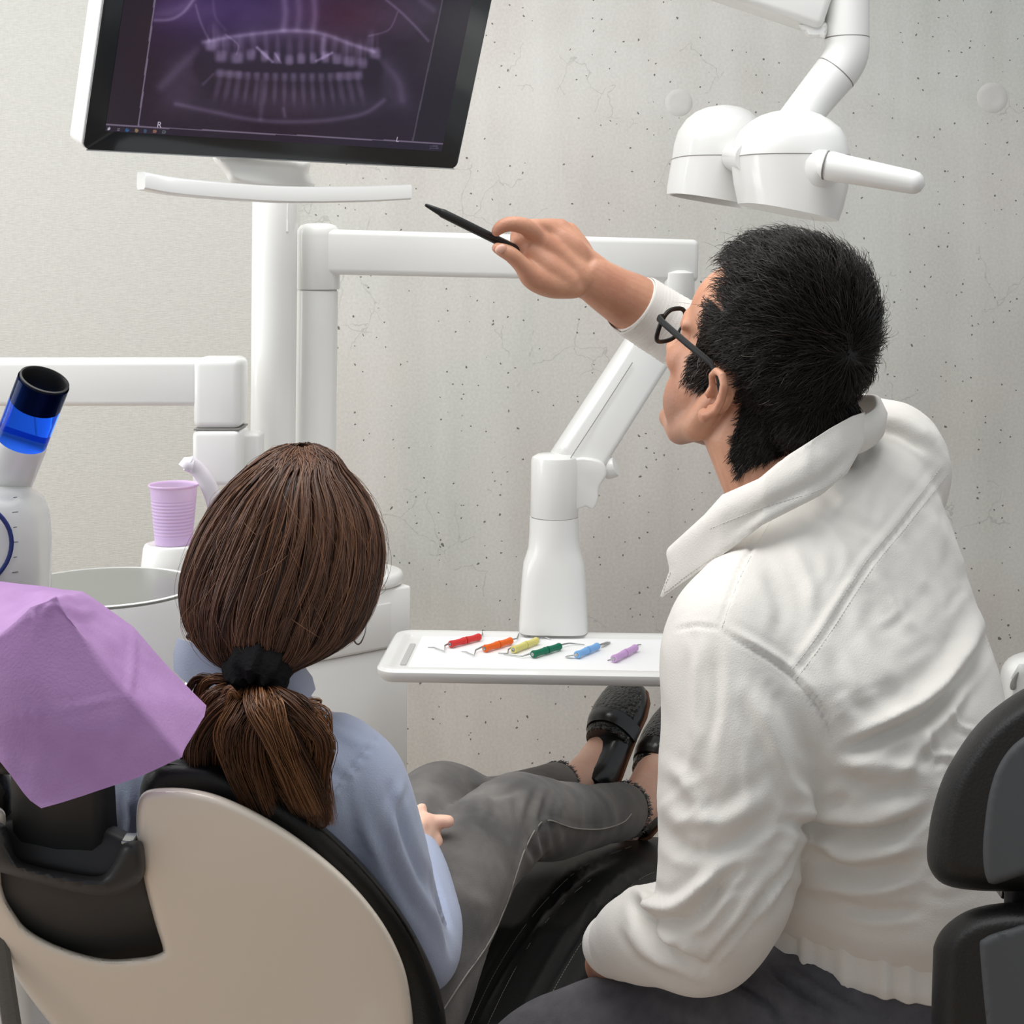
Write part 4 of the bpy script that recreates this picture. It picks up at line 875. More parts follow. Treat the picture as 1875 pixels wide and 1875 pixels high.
creases(jm, [(SEAMJ, .0014, 4), ([(985, 1440), (965, 1500), (975, 1560), (990, 1580)], -.004, 7), ([(940, 1455), (952, 1510), (955, 1560)], -.003, 7), ([(1005, 1450), (990, 1510), (1000, 1575)], -.0035, 6), ([(1030, 1455), (1020, 1510), (1030, 1560)], .002, 7), ([(870, 1490), (905, 1540), (930, 1600)], -.002, 8), ([(1060, 1450), (1075, 1480), (1080, 1530)], -.002, 8),
             ([(860, 1440), (905, 1455), (960, 1440)], -.003, 7), ([(1100, 1440), (1120, 1470), (1125, 1515)], .0015, 7), ([(880, 1440), (890, 1470), (885, 1500)], .002, 8), ([(820, 1600), (850, 1640), (900, 1660)], .0015, 12), ([(790, 1440), (775, 1480), (770, 1520)], .002, 12)])
JE = part('jeans', jm, JEANS, WO, 'washed grey denim jeans with frayed hems', fix=False)
part('side_seam', MB().tube(on_mesh(jm, catmull(SEAMJ, 6), .0004), .0010, 6), mat('seam_thread', (150, 146, 140), .8), JE, 'pale side seam')
fr = []
for c, ax, rr in ((P(1146, 1483, 2.297), P(1160, 1480, 2.325) - P(1100, 1490, 2.22), .0425), (P(1024, 1436, 2.30), P(1030, 1433, 2.31) - P(960, 1460, 2.2), .0345)):
    ax = np.array(ax.normalized()); u = np.cross(ax, [0, 0, 1]); u /= np.linalg.norm(u); w_ = np.cross(ax, u)
    for k in range(520):
        a = RNG.uniform(0, 6.283); o = u * math.cos(a) + w_ * math.sin(a); p0 = np.array(c) + o * rr * RNG.uniform(.93, 1.02) - ax * .006; L = RNG.uniform(.006, .016)
        q = [p0 + ax * L * t + o * RNG.normal() * .0012 * t + RNG.normal(size=3) * .0012 * t for t in (0, .4, .7, 1)]; fr.append(q)
part('frayed_hem', strand_mesh('frayed_hem', fr, np.full(len(fr), .00055), RNG.uniform(0, 1, len(fr))), hair_mat('fray', [(60, 60, 62), (150, 148, 146)], .8), JE, kind='stuff', fix=False)

# loafers
SHOE = mat('black_shoe_leather', (20, 20, 21), .28, .5, .2)
WOVE = mat('woven_black_leather', (16, 16, 17), .25, .6, .2)
nt = WOVE.node_tree; vo = nt.nodes.new('ShaderNodeTexVoronoi'); vo.inputs['Scale'].default_value = 170; tcn = nt.nodes.new('ShaderNodeTexCoord'); nt.links.new(tcn.outputs['Object'], vo.inputs['Vector'])
bpn = nt.nodes.new('ShaderNodeBump'); bpn.inputs['Strength'].default_value = 1; bpn.inputs['Distance'].default_value = .008; bpn.invert = True; nt.links.new(vo.outputs['Distance'], bpn.inputs['Height']); nt.links.new(bpn.outputs[0], nt.nodes['Principled BSDF'].inputs['Normal'])
SOLE = mat('brown_sole_edge', (104, 68, 46), .55)
INS = mat('tan_insole', (196, 168, 140), .6)
def loafer(H, T, up):
    H, T = np.array(H), np.array(T); ax = T - H; Ln = np.linalg.norm(ax); ax /= Ln; up = np.array(up, float); up -= ax * (up @ ax); up /= np.linalg.norm(up); sd = np.cross(ax, up)
    # t, half width, height, sole lift
    row = lambda t: (np.interp(t, [-.02, 0, .08, .3, .5, .68, .82, .93, .985, 1.0], [.006, .019, .030, .033, .037, .044, .042, .032, .017, .004]), np.interp(t, [-.02, 0, .1, .35, .5, .62, .8, .93, .985, 1.0], [.03, .040, .046, .046, .056, .050, .036, .027, .018, .010]))
    def sec(t, k0=1.0, drop=0, n=32):
        w_, h = row(t); c = H + ax * Ln * t; out = []
        for a in np.linspace(0, 2 * math.pi, n, endpoint=False):
            x, y = math.cos(a), math.sin(a); yy = y * (h if y > 0 else .006); out.append(c + sd * w_ * k0 * math.copysign(abs(x) ** .85, x) + up * yy * k0)
        return out
    vamp = MB().rings([sec(t) for t in (.39, .42, .46, .5, .55, .6, .66, .72, .78, .84, .89, .93, .96, .985, 1.0)])
    low = []
    for t in (-.02, 0, .03, .08, .15, .25, .35, .45, .5):
        w_, h = row(t); c = H + ax * Ln * t; r_ = []
        for a in np.linspace(0, 2 * math.pi, 32, endpoint=False):
            x, y = math.cos(a), math.sin(a); yy = y * (h * float(np.interp(t, [0, .12, .3, .5], [.95, .80, .64, .62])) if y > 0 else .006); r_.append(c + sd * w_ * math.copysign(abs(x) ** .6, x) + up * yy * (1 if y <= 0 or abs(x) > .0 else 1))
        low.append(r_)
    vamp.rings(low)
    so = part('shoe', vamp, SHOE, WO, 'black penny loafer')
    def patch(t0, t1, a0, a1, off, m_, nm, nt_=10, na=16):
        rs = []
        for t in np.linspace(t0, t1, nt_):
            w_, h = row(t); c = H + ax * Ln * t; k = 1; s_ = []
            half = (a1 - a0) / 2 * (math.sqrt(max(.02, 1 - ((t - t0) / (t1 - t0)) ** 3)) if nm == 'woven_panel' else 1); mid_ = (a0 + a1) / 2
            arc = [math.radians(q) for q in np.linspace(mid_ - half, mid_ + half, na)]
            f_ = lambda a, o: c + sd * (w_ + o) * math.copysign(abs(math.cos(a)) ** .85, math.cos(a)) + up * ((h + o) * math.sin(a))
            rs.append([f_(a, off) for a in arc] + [f_(a, -.001) for a in arc[::-1]])
        part(nm, MB().rings(rs), m_, so, sharp=60)
    patch(.565, .955, 20, 160, .0034, WOVE, 'woven_panel', 16)
    patch(.445, .56, -4, 184, .0042, SHOE, 'strap', 6, 24)
    patch(.388, .43, 12, 168, .0030, WOVE, 'vamp_edge', 4, 20)
    sr = []
    for t in (-.03, 0, .06, .15, .3, .5, .68, .82, .93, .985, 1.012):
        w_, _ = row(t); c = H + ax * Ln * t; w_ += .0016; sr.append([c + sd * w_ - up * .0045, c + sd * w_ - up * .009, c - up * .0095, c - sd * w_ - up * .009, c - sd * w_ - up * .0045])
    part('sole', MB().rings(sr), SOLE, so, 'brown sole edge', sharp=30)
loafer(P(1094, 1452, 2.335), P(1156, 1252, 2.500), (-.50, -.52, .60))
loafer(P(1168, 1528, 2.325), P(1252, 1290, 2.52), (-.50, -.52, .60))

# hair
HROW = [(825, 544, 556, 1.54, .006), (830, 512, 580, 1.54, .034), (842, 488, 602, 1.54, .056), (860, 462, 616, 1.54, .074), (885, 433, 640, 1.54, .088), (915, 410, 662, 1.54, .099), (950, 389, 678, 1.538, .107), (985, 372, 687, 1.536, .111), (1020, 359, 690, 1.532, .112), (1055, 350, 687, 1.527, .111), (1090, 347, 678, 1.52, .106), (1125, 354, 664, 1.51, .098), (1155, 367, 645, 1.50, .086), (1180, 385, 615, 1.485, .070), (1200, 404, 580, 1.47, .052), (1215, 425, 548, 1.458, .036), (1230, 445, 522, 1.445, .022)]
HROW = catmull(HROW, 4)
def hair_surf(th, v, out=0.0):
    r = interp_rows(HROW, v); K_ = r[..., 3] / FPX; a = (r[..., 2] - r[..., 1]) / 2 * K_
    x = ((r[..., 1] + r[..., 2]) / 2 - 937.5) * K_; y = r[..., 3]; z = CH - (r[..., 0] - HORIZON) * K_
    return np.stack([x + np.cos(th) * (a + out), y + np.sin(th) * (r[..., 4] + out), z + out * (v < .2) * (.2 - v) * 4], -1)
WH1 = hair_mat('brown_hair', [(46, 28, 20), (86, 56, 40), (130, 90, 64), (172, 126, 92)], .40, .5)
hb = MB(); tv = np.linspace(0, 2 * math.pi, 48, endpoint=False)
hb.rings([[tuple(p) for p in hair_surf(tv, np.full(48, v), -.003)] for v in np.linspace(0, 1, 44)])
hbm = hb.mesh('hair'); at = hbm.attributes.new('tone', 'FLOAT', 'POINT'); at.data.foreach_set('value', np.full(len(hbm.vertices), .08, np.float32))
HR = part('hair', hbm, WH1, WO, 'long brown hair gathered in a low ponytail')
N, M = 10500, 18
th0 = RNG.uniform(0, 2 * math.pi, N); ncl = 260; cth = RNG.uniform(0, 2 * math.pi, ncl); near = cth[np.argmin(np.abs(((th0[:, None] - cth[None] + math.pi) % (2 * math.pi)) - math.pi), 1)]
dth = ((near - th0 + math.pi) % (2 * math.pi)) - math.pi
v0 = RNG.uniform(0, .62, N) ** 1.5; v1 = np.minimum(1, v0 + RNG.uniform(.5, 1.05, N)); tt_ = np.linspace(0, 1, M)
vv = v0[:, None] + (v1 - v0)[:, None] * tt_; clump = np.clip(vv * 1.0, 0, .75)
th = th0[:, None] + dth[:, None] * clump + .62 * (1 - vv) ** 1.6 + .05 * np.sin(vv * 7 + 40 * near[:, None]) + RNG.normal(0, .035, (N, 1)) * vv
th = th + RNG.normal(0, .45, (N, 1)) * np.clip(1 - vv / .16, 0, 1) ** 1.5
off = RNG.uniform(-.002, .0045, N)[:, None] + np.array([((c * 977) % 1) for c in near])[:, None] * .004 + .0015 * np.sin(vv * RNG.uniform(3, 9, (N, 1)) + RNG.uniform(0, 6, (N, 1)))
st_ = hair_surf(th, vv, 0.0); base = hair_surf(th, vv, 1.0) - st_; st_ = st_ + base * off[..., None]
cl_tone = {c: RNG.uniform(-.16, .16) for c in cth}
tone = np.clip(.36 + np.array([cl_tone[c] for c in near]) + RNG.normal(0, .13, N), 0, 1)
# flyaways
NF = 420; thf = RNG.uniform(0, 2 * math.pi, NF); vf0 = RNG.uniform(0, .8, NF); vf = vf0[:, None] + RNG.uniform(.1, .4, (NF, 1)) * tt_; vf = np.clip(vf, 0, 1)
fo = (RNG.uniform(.002, .016, (NF, 1)) * np.sin(tt_ * math.pi * RNG.uniform(.5, 1.1, (NF, 1)))); thf2 = thf[:, None] + RNG.normal(0, .25, (NF, 1)) * tt_
s0_ = hair_surf(thf2, vf, 0.0); fly = s0_ + (hair_surf(thf2, vf, 1.0) - s0_) * fo[..., None]
# face-framing lock on the right and loose curls
def lock(guide, n, spread, M_=M, curl=0):
    g = catmull([P(*q) for q in guide], 10); g = np.stack([np.interp(np.linspace(0, 1, M_), np.linspace(0, 1, len(g)), g[:, i]) for i in range(3)], 1)
    w_ = np.interp(tt_, *([0, .3, .75, 1], spread)); o = RNG.normal(size=(n, 1, 3)) * .5; o /= np.maximum(1, np.linalg.norm(o, axis=2, keepdims=True)); wig = RNG.normal(size=(n, 1, 3)) * .12
    ph = RNG.uniform(0, 6, (n, 1)); wv_ = np.sin(tt_[None] * 5 + ph)[..., None] * wig
    return g[None] + (o + wv_) * w_[None, :, None]
L1 = [lock([(655, 930, 1.56), (682, 990, 1.57), (688, 1050, 1.57), (678, 1105, 1.57), (656, 1150, 1.57), (643, 1172, 1.57)], 130, [.004, .007, .006, .003]),
      lock([(668, 1110, 1.57), (650, 1155, 1.57), (648, 1172, 1.57), (658, 1180, 1.57), (668, 1160, 1.57), (671, 1140, 1.57)], 5, [.001, .001, .001, .001]),
      lock([(560, 1210, 1.45), (530, 1240, 1.45), (525, 1262, 1.45), (540, 1268, 1.45)], 6, [.001, .001, .001, .001]),
      lock([(372, 1178, 1.50), (352, 1168, 1.50), (341, 1164, 1.50)], 40, [.006, .004, .003, .0005]),
      lock([(430, 1150, 1.47), (410, 1178, 1.46), (390, 1190, 1.46), (372, 1180, 1.48)], 40, [.005, .005, .003, .001]),
      lock([(640, 1150, 1.52), (600, 1188, 1.49), (560, 1210, 1.46), (520, 1222, 1.445)], 120, [.006, .007, .006, .003])]
allp = np.concatenate([st_, fly] + L1); tn = np.concatenate([tone, RNG.uniform(.4, .9, NF)] + [RNG.uniform(.25, .7, len(q)) for q in L1]); rd = np.concatenate([np.full(N, .00062), np.full(NF, .00022)] + [np.full(len(q), .00034) for q in L1])
part('hair_strands', strand_mesh('hair_strands', allp, rd, tn), WH1, HR, kind='stuff', fix=False)
# ponytail
PT = [([(480, 1262, 1.425), (520, 1282, 1.405), (560, 1308, 1.40), (582, 1350, 1.405), (580, 1420, 1.415), (588, 1500, 1.42)], 1100, [.012, .022, .020, .016]),
      ([(470, 1262, 1.42), (480, 1290, 1.395), (500, 1340, 1.39), (530, 1410, 1.40), (560, 1480, 1.41)], 1100, [.012, .022, .022, .018]),
      ([(462, 1262, 1.42), (452, 1300, 1.40), (440, 1350, 1.395), (455, 1410, 1.40), (480, 1480, 1.41)], 900, [.010, .022, .024, .022]),
      ([(452, 1262, 1.425), (418, 1278, 1.41), (395, 1320, 1.41), (380, 1370, 1.415), (372, 1440, 1.42)], 800, [.010, .022, .024, .022]),
      ([(448, 1264, 1.425), (410, 1246, 1.42), (378, 1246, 1.425), (362, 1275, 1.43), (356, 1330, 1.435), (345, 1410, 1.44)], 260, [.006, .010, .012, .014]),
      ([(456, 1266, 1.42), (430, 1276, 1.395), (412, 1262, 1.39), (405, 1300, 1.39), (420, 1350, 1.395)], 160, [.005, .007, .007, .004]),
      ([(500, 1268, 1.42), (540, 1288, 1.42), (575, 1282, 1.42), (590, 1284, 1.42), (578, 1296, 1.42)], 16, [.002, .004, .002, .001])]
pt_p, pt_r, pt_t = [], [], []; pb = MB()
for g, n, sp_ in PT:
    ns_ = max(1, n // 45); e = np.interp(np.linspace(0, 1, len(g)), [0, .3, .75, 1], sp_)
    for k in range(ns_):
        o = RNG.normal(size=2) * .42; o /= max(1, np.linalg.norm(o) / .95); ph = RNG.uniform(0, 6.28)
        gk = [(x + FPX / d_ * q * (o[0] + .22 * math.sin(ph + i * 1.6)), y + FPX / d_ * q * .25 * math.cos(ph + i * 1.3), d_ - abs(q) * .5 + q * o[1]) for i, ((x, y, d_), q) in enumerate(zip(g, e))]
        m_ = max(5, n // ns_); q_ = lock(gk, m_, [s_ * (.34 if n > 100 else 1) for s_ in sp_]); pt_p.append(q_); pt_r.append(np.full(m_, .00052 if n > 100 else .0003)); pt_t.append(np.clip(RNG.normal(.44 if g[2][0] > 450 else .32, .15) + RNG.normal(0, .10, m_), 0, 1))
    if n > 200: limb(pb, [(*p_, s_ * .62) for p_, s_ in zip(g, e)], 14)
pbm = remesh(pb, .004, 4); at = pbm.attributes.new('tone', 'FLOAT', 'POINT'); at.data.foreach_set('value', np.full(len(pbm.vertices), .05, np.float32))
WH2 = hair_mat('ponytail_hair', [(46, 26, 16), (92, 58, 36), (136, 92, 58), (176, 126, 84)], .38, .5)
pto = part('ponytail', pbm, WH2, WO, 'wavy brown ponytail', fix=False)
part('ponytail_strands', strand_mesh('ponytail_strands', np.concatenate(pt_p), np.concatenate(pt_r), np.concatenate(pt_t)), WH2, pto, kind='stuff', fix=False)
# scrunchie
sc_c = np.array(P(471, 1230, 1.418)); dirv = np.array(P(465, 1270, 1.41)) - np.array(P(485, 1190, 1.46)); dirv /= np.linalg.norm(dirv)
u = np.cross(dirv, [0, 1, 0]); u /= np.linalg.norm(u); w_ = np.cross(dirv, u); rs = []
for a in np.linspace(0, 2 * math.pi, 72, endpoint=False):
    o = u * math.cos(a) + w_ * math.sin(a); rr_ = .0170 + .002 * math.sin(9 * a) + .0012 * math.sin(17 * a + 1); c = sc_c + o * .0165
    rs.append([c + o * rr_ * math.cos(b_) * .9 + dirv * (.0240 + .003 * math.sin(7 * a + 2)) * math.sin(b_) * (1 + .08 * math.sin(6 * b_ + 5 * a)) for b_ in np.linspace(0, 2 * math.pi, 20, endpoint=False)])
part('scrunchie', MB().rings(rs, closed=True), mat('black_velvet', (12, 11, 13), .9, .2, bump=(260, .8, 4, S1)), WO, 'black velvet scrunchie')
# ================================================================ the dentist
MA = thing('person', 'dark-haired bespectacled person in a white jacket on the stool, pointing a pen at the screen', 'person', (.35, 1.5, .5))
ha, hp_ = math.radians(49), math.radians(24)
FH = np.array([-math.cos(ha), math.sin(ha), 0]); ZU = np.array([0, 0, 1.0])
HF = math.cos(hp_) * FH + math.sin(hp_) * ZU; HU = -math.sin(hp_) * FH + math.cos(hp_) * ZU; HL = np.cross(HU, HF)
EAR = (-.014, .078, -.022)
HO = np.array(P(1312, 720, 1.566)) - (HF * EAR[0] + HL * EAR[1] + HU * EAR[2])
def hd_(f, l, u): return HO + HF * f + HL * l + HU * u
def hell(mb, c, r, n=24, m=14): mb.ellipsoid(hd_(*c), HF * r[0], HL * r[1], HU * r[2], n, m)
mb_ = MB()
hell(mb_, (-.012, 0, .042), (.100, .080, .100), 32, 20)
hell(mb_, (.040, 0, .040), (.062, .066, .062))
hell(mb_, (.038, 0, -.034), (.060, .066, .080))
hell(mb_, (.045, 0, -.070), (.050, .050, .050))
for s in (-1, 1):
    mb_.tube([hd_(-.002, s * .062, -.040), hd_(.012, s * .056, -.078), hd_(.050, s * .034, -.108), hd_(.082, s * .008, -.112)], [.015, .017, .016, .016], 14, round_ends=True)
    hell(mb_, (.070, s * .046, -.026), (.022, .018, .020), 16, 10)            # cheekbone
    hell(mb_, (.052, s * .038, -.064), (.032, .022, .042), 16, 10)            # cheek
    mb_.tube([hd_(.092, s * .012, .016), hd_(.090, s * .035, .020), hd_(.076, s * .054, .012)], [.008, .008, .007], 12, round_ends=True)   # brow
    hell(mb_, (.084, s * .031, .000), (.012, .014, .009), 14, 10)            # eyelids
hell(mb_, (.086, 0, -.112), (.020, .026, .017), 16, 10)
mb_.tube([hd_(.096, 0, .010), hd_(.108, 0, -.016), hd_(.122, 0, -.040)], [.008, .009, .013], 14, round_ends=True)
for s in (-1, 1): hell(mb_, (.108, s * .012, -.043), (.010, .008, .008), 12, 8)
hell(mb_, (.091, 0, -.070), (.009, .024, .006), 14, 8); hell(mb_, (.089, 0, -.079), (.009, .021, .006), 14, 8)
mb_.ellipsoid(P(1478, 762, 1.585), HF * .050, HL * .050, HU * .052, 24, 14)          # nape
# smooth the head, then add ears
hdm = remesh(mb_, .0034, 16); mb_ = MB(); mb_.add(coords(hdm), [tuple(p.vertices) for p in hdm.polygons])
# near ear: rim, inner fold, lobe and small flap in front; far ear the same
for s in (-1, 1):
    e = lambda f, l, u: hd_(EAR[0] + f * .9, s * (EAR[1] + l * 1.15 - .001), EAR[2] + u * .88)
    mb_.tube([e(.010, .0, .004), e(.012, .004, .018), e(.004, .008, .029), e(-.009, .011, .030), e(-.019, .013, .020), e(-.022, .013, .004), e(-.018, .011, -.012), e(-.010, .009, -.022), e(-.002, .007, -.029)], [.0036, .0042, .0044, .0046, .0048, .0046, .0044, .0046, .0060], 12, round_ends=True)
    mb_.tube([e(-.008, .006, .020), e(-.013, .008, .006), e(-.011, .007, -.010), e(-.002, .006, -.017)], [.0028, .0032, .0032, .003], 10, round_ends=True)
    mb_.ellipsoid(e(-.006, -.005, .002), HF * .013, HL * .005, HU * .024, 18, 10)
    mb_.ellipsoid(e(.002, .006, -.031), HF * .0085, HL * .0045, HU * .0085, 14, 10)
    mb_.ellipsoid(e(.009, .002, -.004), HF * .0045, HL * .005, HU * .007, 12, 8)
# neck, trunk
nb = np.array(P(1490, 900, 1.585))
mb_.tube([hd_(-.030, 0, -.02), hd_(-.022, 0, -.075), hd_(-.018, .004, -.125) * .5 + nb * .5, nb, nb + [.01, .03, -.08]], [.056, .058, .060, .060, .06], 28, round_ends=True)
TY_ = math.radians(50)
mb_.rings([pxring(y, xl, xr, d, h_, yaw=TY_, tilt=t) for y, xl, xr, d, h_, t in ((1720, 1430, 1770, 1.46, .10, 0), (1500, 1420, 1770, 1.48, .11, 0), (1250, 1380, 1760, 1.52, .105, -.05), (1060, 1330, 1730, 1.55, .09, -.2), (940, 1350, 1660, 1.58, .07, -.3), (890, 1420, 1570, 1.585, .05, -.3))])
limb(mb_, [(1380, 1160, 1.47, .05), (1345, 1330, 1.42, .045), (1325, 1600, 1.39, .042), (1290, 1712, 1.41, .038), (1190, 1722, 1.50, .034), (1130, 1736, 1.565, .027), (1110, 1768, 1.64, .024)])
for k in range(4): limb(mb_, [(1108 - 2 * k, 1775 + 4 * k, 1.655 - .006 * k, .0095), (1094 + 3 * k, 1822 + 6 * k, 1.70 - .006 * k, .0088), (1086 + 5 * k, 1856 + 6 * k, 1.715 - .006 * k, .008)], 12)
limb(mb_, [(1112, 1785, 1.63, .011), (1122, 1820, 1.63, .0095), (1122, 1848, 1.635, .008)], 12)
# raised right arm and hand closed on the pen
limb(mb_, [(1640, 850, 1.69, .05), (1500, 775, 1.86, .044), (1380, 700, 1.95, .041), (1240, 610, 2.0, .039), (1168, 561, 1.985, .0402), (1120, 533, 1.965, .0345), (1082, 508, 1.955, .0300)], squash=(1.0, 1.0))
hn_main = mb_; mb_ = MB()
mb_.ellipsoid(P(1026, 464, 1.940), Vector((.040, 0, -.022)), Vector((0, .013, 0)), Vector((.016, 0, .028)), 20, 12)
mb_.ellipsoid(P(964, 452, 1.926), Vector((.020, 0, -.014)), Vector((0, .012, 0)), Vector((.010, 0, .013)), 16, 10)
limb(mb_, [(1090, 512, 1.955, .027), (1055, 492, 1.952, .030), (1020, 466, 1.95, .031), (1000, 450, 1.95, .026)], squash=(.75, 1.15))
def chain(pts, n=16): limb(mb_, pts, n, 5)
chain([(1068, 508, 1.94, .019), (1025, 470, 1.935, .0165), (984, 436, 1.925, .0135)]); chain([(1072, 498, 1.95, .018), (1040, 455, 1.945, .0155), (1006, 420, 1.945, .0130)])
chain([(1078, 492, 1.96, .017), (1055, 448, 1.962, .0145), (1026, 416, 1.965, .0122)]); chain([(1082, 496, 1.97, .016), (1065, 455, 1.978, .0135), (1043, 421, 1.982, .0112)])
chain([(984, 436, 1.925, .0128), (964, 416, 1.905, .0116), (937, 410, 1.893, .0104), (918, 415, 1.890, .0092), (909, 424, 1.892, .0076)])
chain([(1006, 420, 1.945, .0120), (972, 415, 1.925, .0108), (948, 428, 1.932, .0096), (946, 448, 1.945, .0085)])
chain([(1026, 416, 1.965, .0112), (990, 414, 1.955, .0100), (970, 432, 1.962, .0092), (972, 452, 1.972, .0080)]); chain([(1043, 421, 1.982, .0105), (1012, 418, 1.985, .0092), (994, 436, 1.988, .0085), (996, 456, 1.99, .0075)])
chain([(1050, 524, 1.935, .0170), (1010, 520, 1.922, .0190), (976, 508, 1.908, .0165), (957, 487, 1.897, .0118), (937, 467, 1.890, .0108), (922, 459, 1.889, .0098), (910, 454, 1.890, .0078)])
limb(mb_, [(1040, 515, 1.93, .018), (1000, 490, 1.925, .021), (972, 462, 1.92, .014)])
limb(mb_, [(1150, 548, 1.978, .034), (1120, 532, 1.965, .0320), (1082, 508, 1.955, .0290)])
hnm = remesh(mb_, .0020, 10); mb_ = hn_main; mb_.add(coords(hnm), [tuple(p.vertices) for p in hnm.polygons])
MSK = mat('tan_skin', (208, 156, 126), .48, .5, sss=.12, bump=(300, .18, 4, S1), var=((182, 126, 100), 18, 5, S1))
mbody = remesh(mb_, .0021, 3)
bvs = coords(mbody); loc = bvs - HO; lf, ll, lu = loc @ HF, loc @ HL, loc @ HU
inhead = (np.linalg.norm(loc - HF * .02, axis=1) < .17)
stub = np.clip((-.045 - lu) / .03, 0, 1) * np.clip((lf - .004) / .02, 0, 1) * inhead * np.clip((.13 + lu) / .02, 0, 1)
at = mbody.attributes.new('stubble', 'FLOAT', 'POINT'); at.data.foreach_set('value', stub.astype(np.float32))
nt = MSK.node_tree; an = nt.nodes.new('ShaderNodeAttribute'); an.attribute_name = 'stubble'; mx = nt.nodes.new('ShaderNodeMix'); mx.data_type = 'RGBA'
bs = nt.nodes['Principled BSDF']; src = bs.inputs['Base Color'].links[0].from_socket; nt.links.new(src, mx.inputs[6]); mx.inputs[7].default_value = (*lin((150, 112, 92)), 1)
sc_ = nt.nodes.new('ShaderNodeMath'); sc_.operation = 'MULTIPLY'; sc_.inputs[1].default_value = .6; nt.links.new(an.outputs['Fac'], sc_.inputs[0]); nt.links.new(sc_.outputs[0], mx.inputs[0]); nt.links.new(mx.outputs[2], bs.inputs['Base Color'])
BODY = part('body', mbody, MSK, MA, 'tanned skin', fix=False)
nail = mat('finger_nail', (222, 172, 152), .3)
part('thumb_nail', MB().ellipsoid(P(917, 456, 1.8805), Vector((.0068, 0, .004)), Vector((.001, .0035, 0)), Vector((-.003, 0, .0050)), 14, 8), nail, BODY)
EYE = mat('eye_white', (235, 232, 226), .1)
for s in (-1, 1):
    eb = MB(); hell(eb, (.0850, s * .031, -.001), (.0085, .011, .0062), 16, 10); part('eye', eb, EYE, BODY)

# jacket ---------------------------------------------------------
JACK = mat('white_cotton_twill', (226, 222, 215), .82, .2, bump=(700, .22, 3, S1), sheen=.15, bump2=(11, .35, .008, .3))
jk = MB()
jk.rings([pxring(y, xl, xr, d, h_, 48, 2.2, TY_, t) for y, xl, xr, d, h_, t in (
    (1690, 1402, 1800, 1.46, .128, 0), (1668, 1388, 1812, 1.46, .136, 0), (1640, 1372, 1824, 1.46, .146, 0), (1560, 1356, 1838, 1.465, .150, 0), (1460, 1345, 1846, 1.475, .148, 0), (1350, 1325, 1838, 1.49, .143, 0), (1240, 1295, 1826, 1.515, .136, -.06),
    (1140, 1262, 1803, 1.535, .126, -.12), (1050, 1246, 1774, 1.555, .114, -.22), (970, 1262, 1738, 1.572, .100, -.30), (915, 1298, 1702, 1.582, .086, -.34), (870, 1352, 1648, 1.59, .070, -.34), (840, 1400, 1600, 1.595, .056, -.30))])
limb(jk, [(1375, 1120, 1.49, .066), (1352, 1180, 1.455, .074), (1350, 1260, 1.435, .0765), (1352, 1350, 1.42, .0775), (1344, 1460, 1.405, .0745), (1334, 1560, 1.395, .0680), (1316, 1650, 1.39, .0630), (1285, 1712, 1.41, .0535), (1225, 1712, 1.46, .0500), (1168, 1716, 1.515, .0440), (1138, 1726, 1.545, .0365)], 32)
limb(jk, [(1625, 880, 1.68, .072), (1632, 842, 1.70, .0660), (1570, 812, 1.79, .0600), (1480, 762, 1.88, .0570), (1380, 702, 1.95, .0540), (1300, 650, 1.99, .0500), (1236, 606, 2.0, .0460), (1200, 584, 1.995, .0440)], 32)
jkm = remesh(jk, .0037, 14)
v = coords(jkm); n_ = normals(jkm); set_coords(jkm, v + n_ * (noise3(v, 5.5, 41, 2) * .0022 + noise3(v, 15, 42, 2) * .0006)[:, None])
rw = []
for k in range(95):
    back_ = k < 60; c_ = np.array([RNG.uniform(1500, 1770), RNG.uniform(900, 1640)] if back_ else [RNG.uniform(1235, 1440), RNG.uniform(1190, 1740)]); a_ = (math.radians(RNG.normal(124, 13)) if c_[1] < 1420 else math.radians(RNG.normal(176, 10))) if back_ else math.radians(RNG.normal(100 if c_[1] < 1450 else 138, 15)); d_ = np.array([math.cos(a_), math.sin(a_)]); L_ = RNG.uniform(28, 75); n2_ = np.array([-d_[1], d_[0]]) * RNG.normal(0, 9)
    rw.append(([tuple(c_ - d_ * L_), tuple(c_ + n2_), tuple(c_ + d_ * L_)], RNG.choice([-1, 1]) * RNG.uniform(.0004, .0011), RNG.uniform(6, 12)))
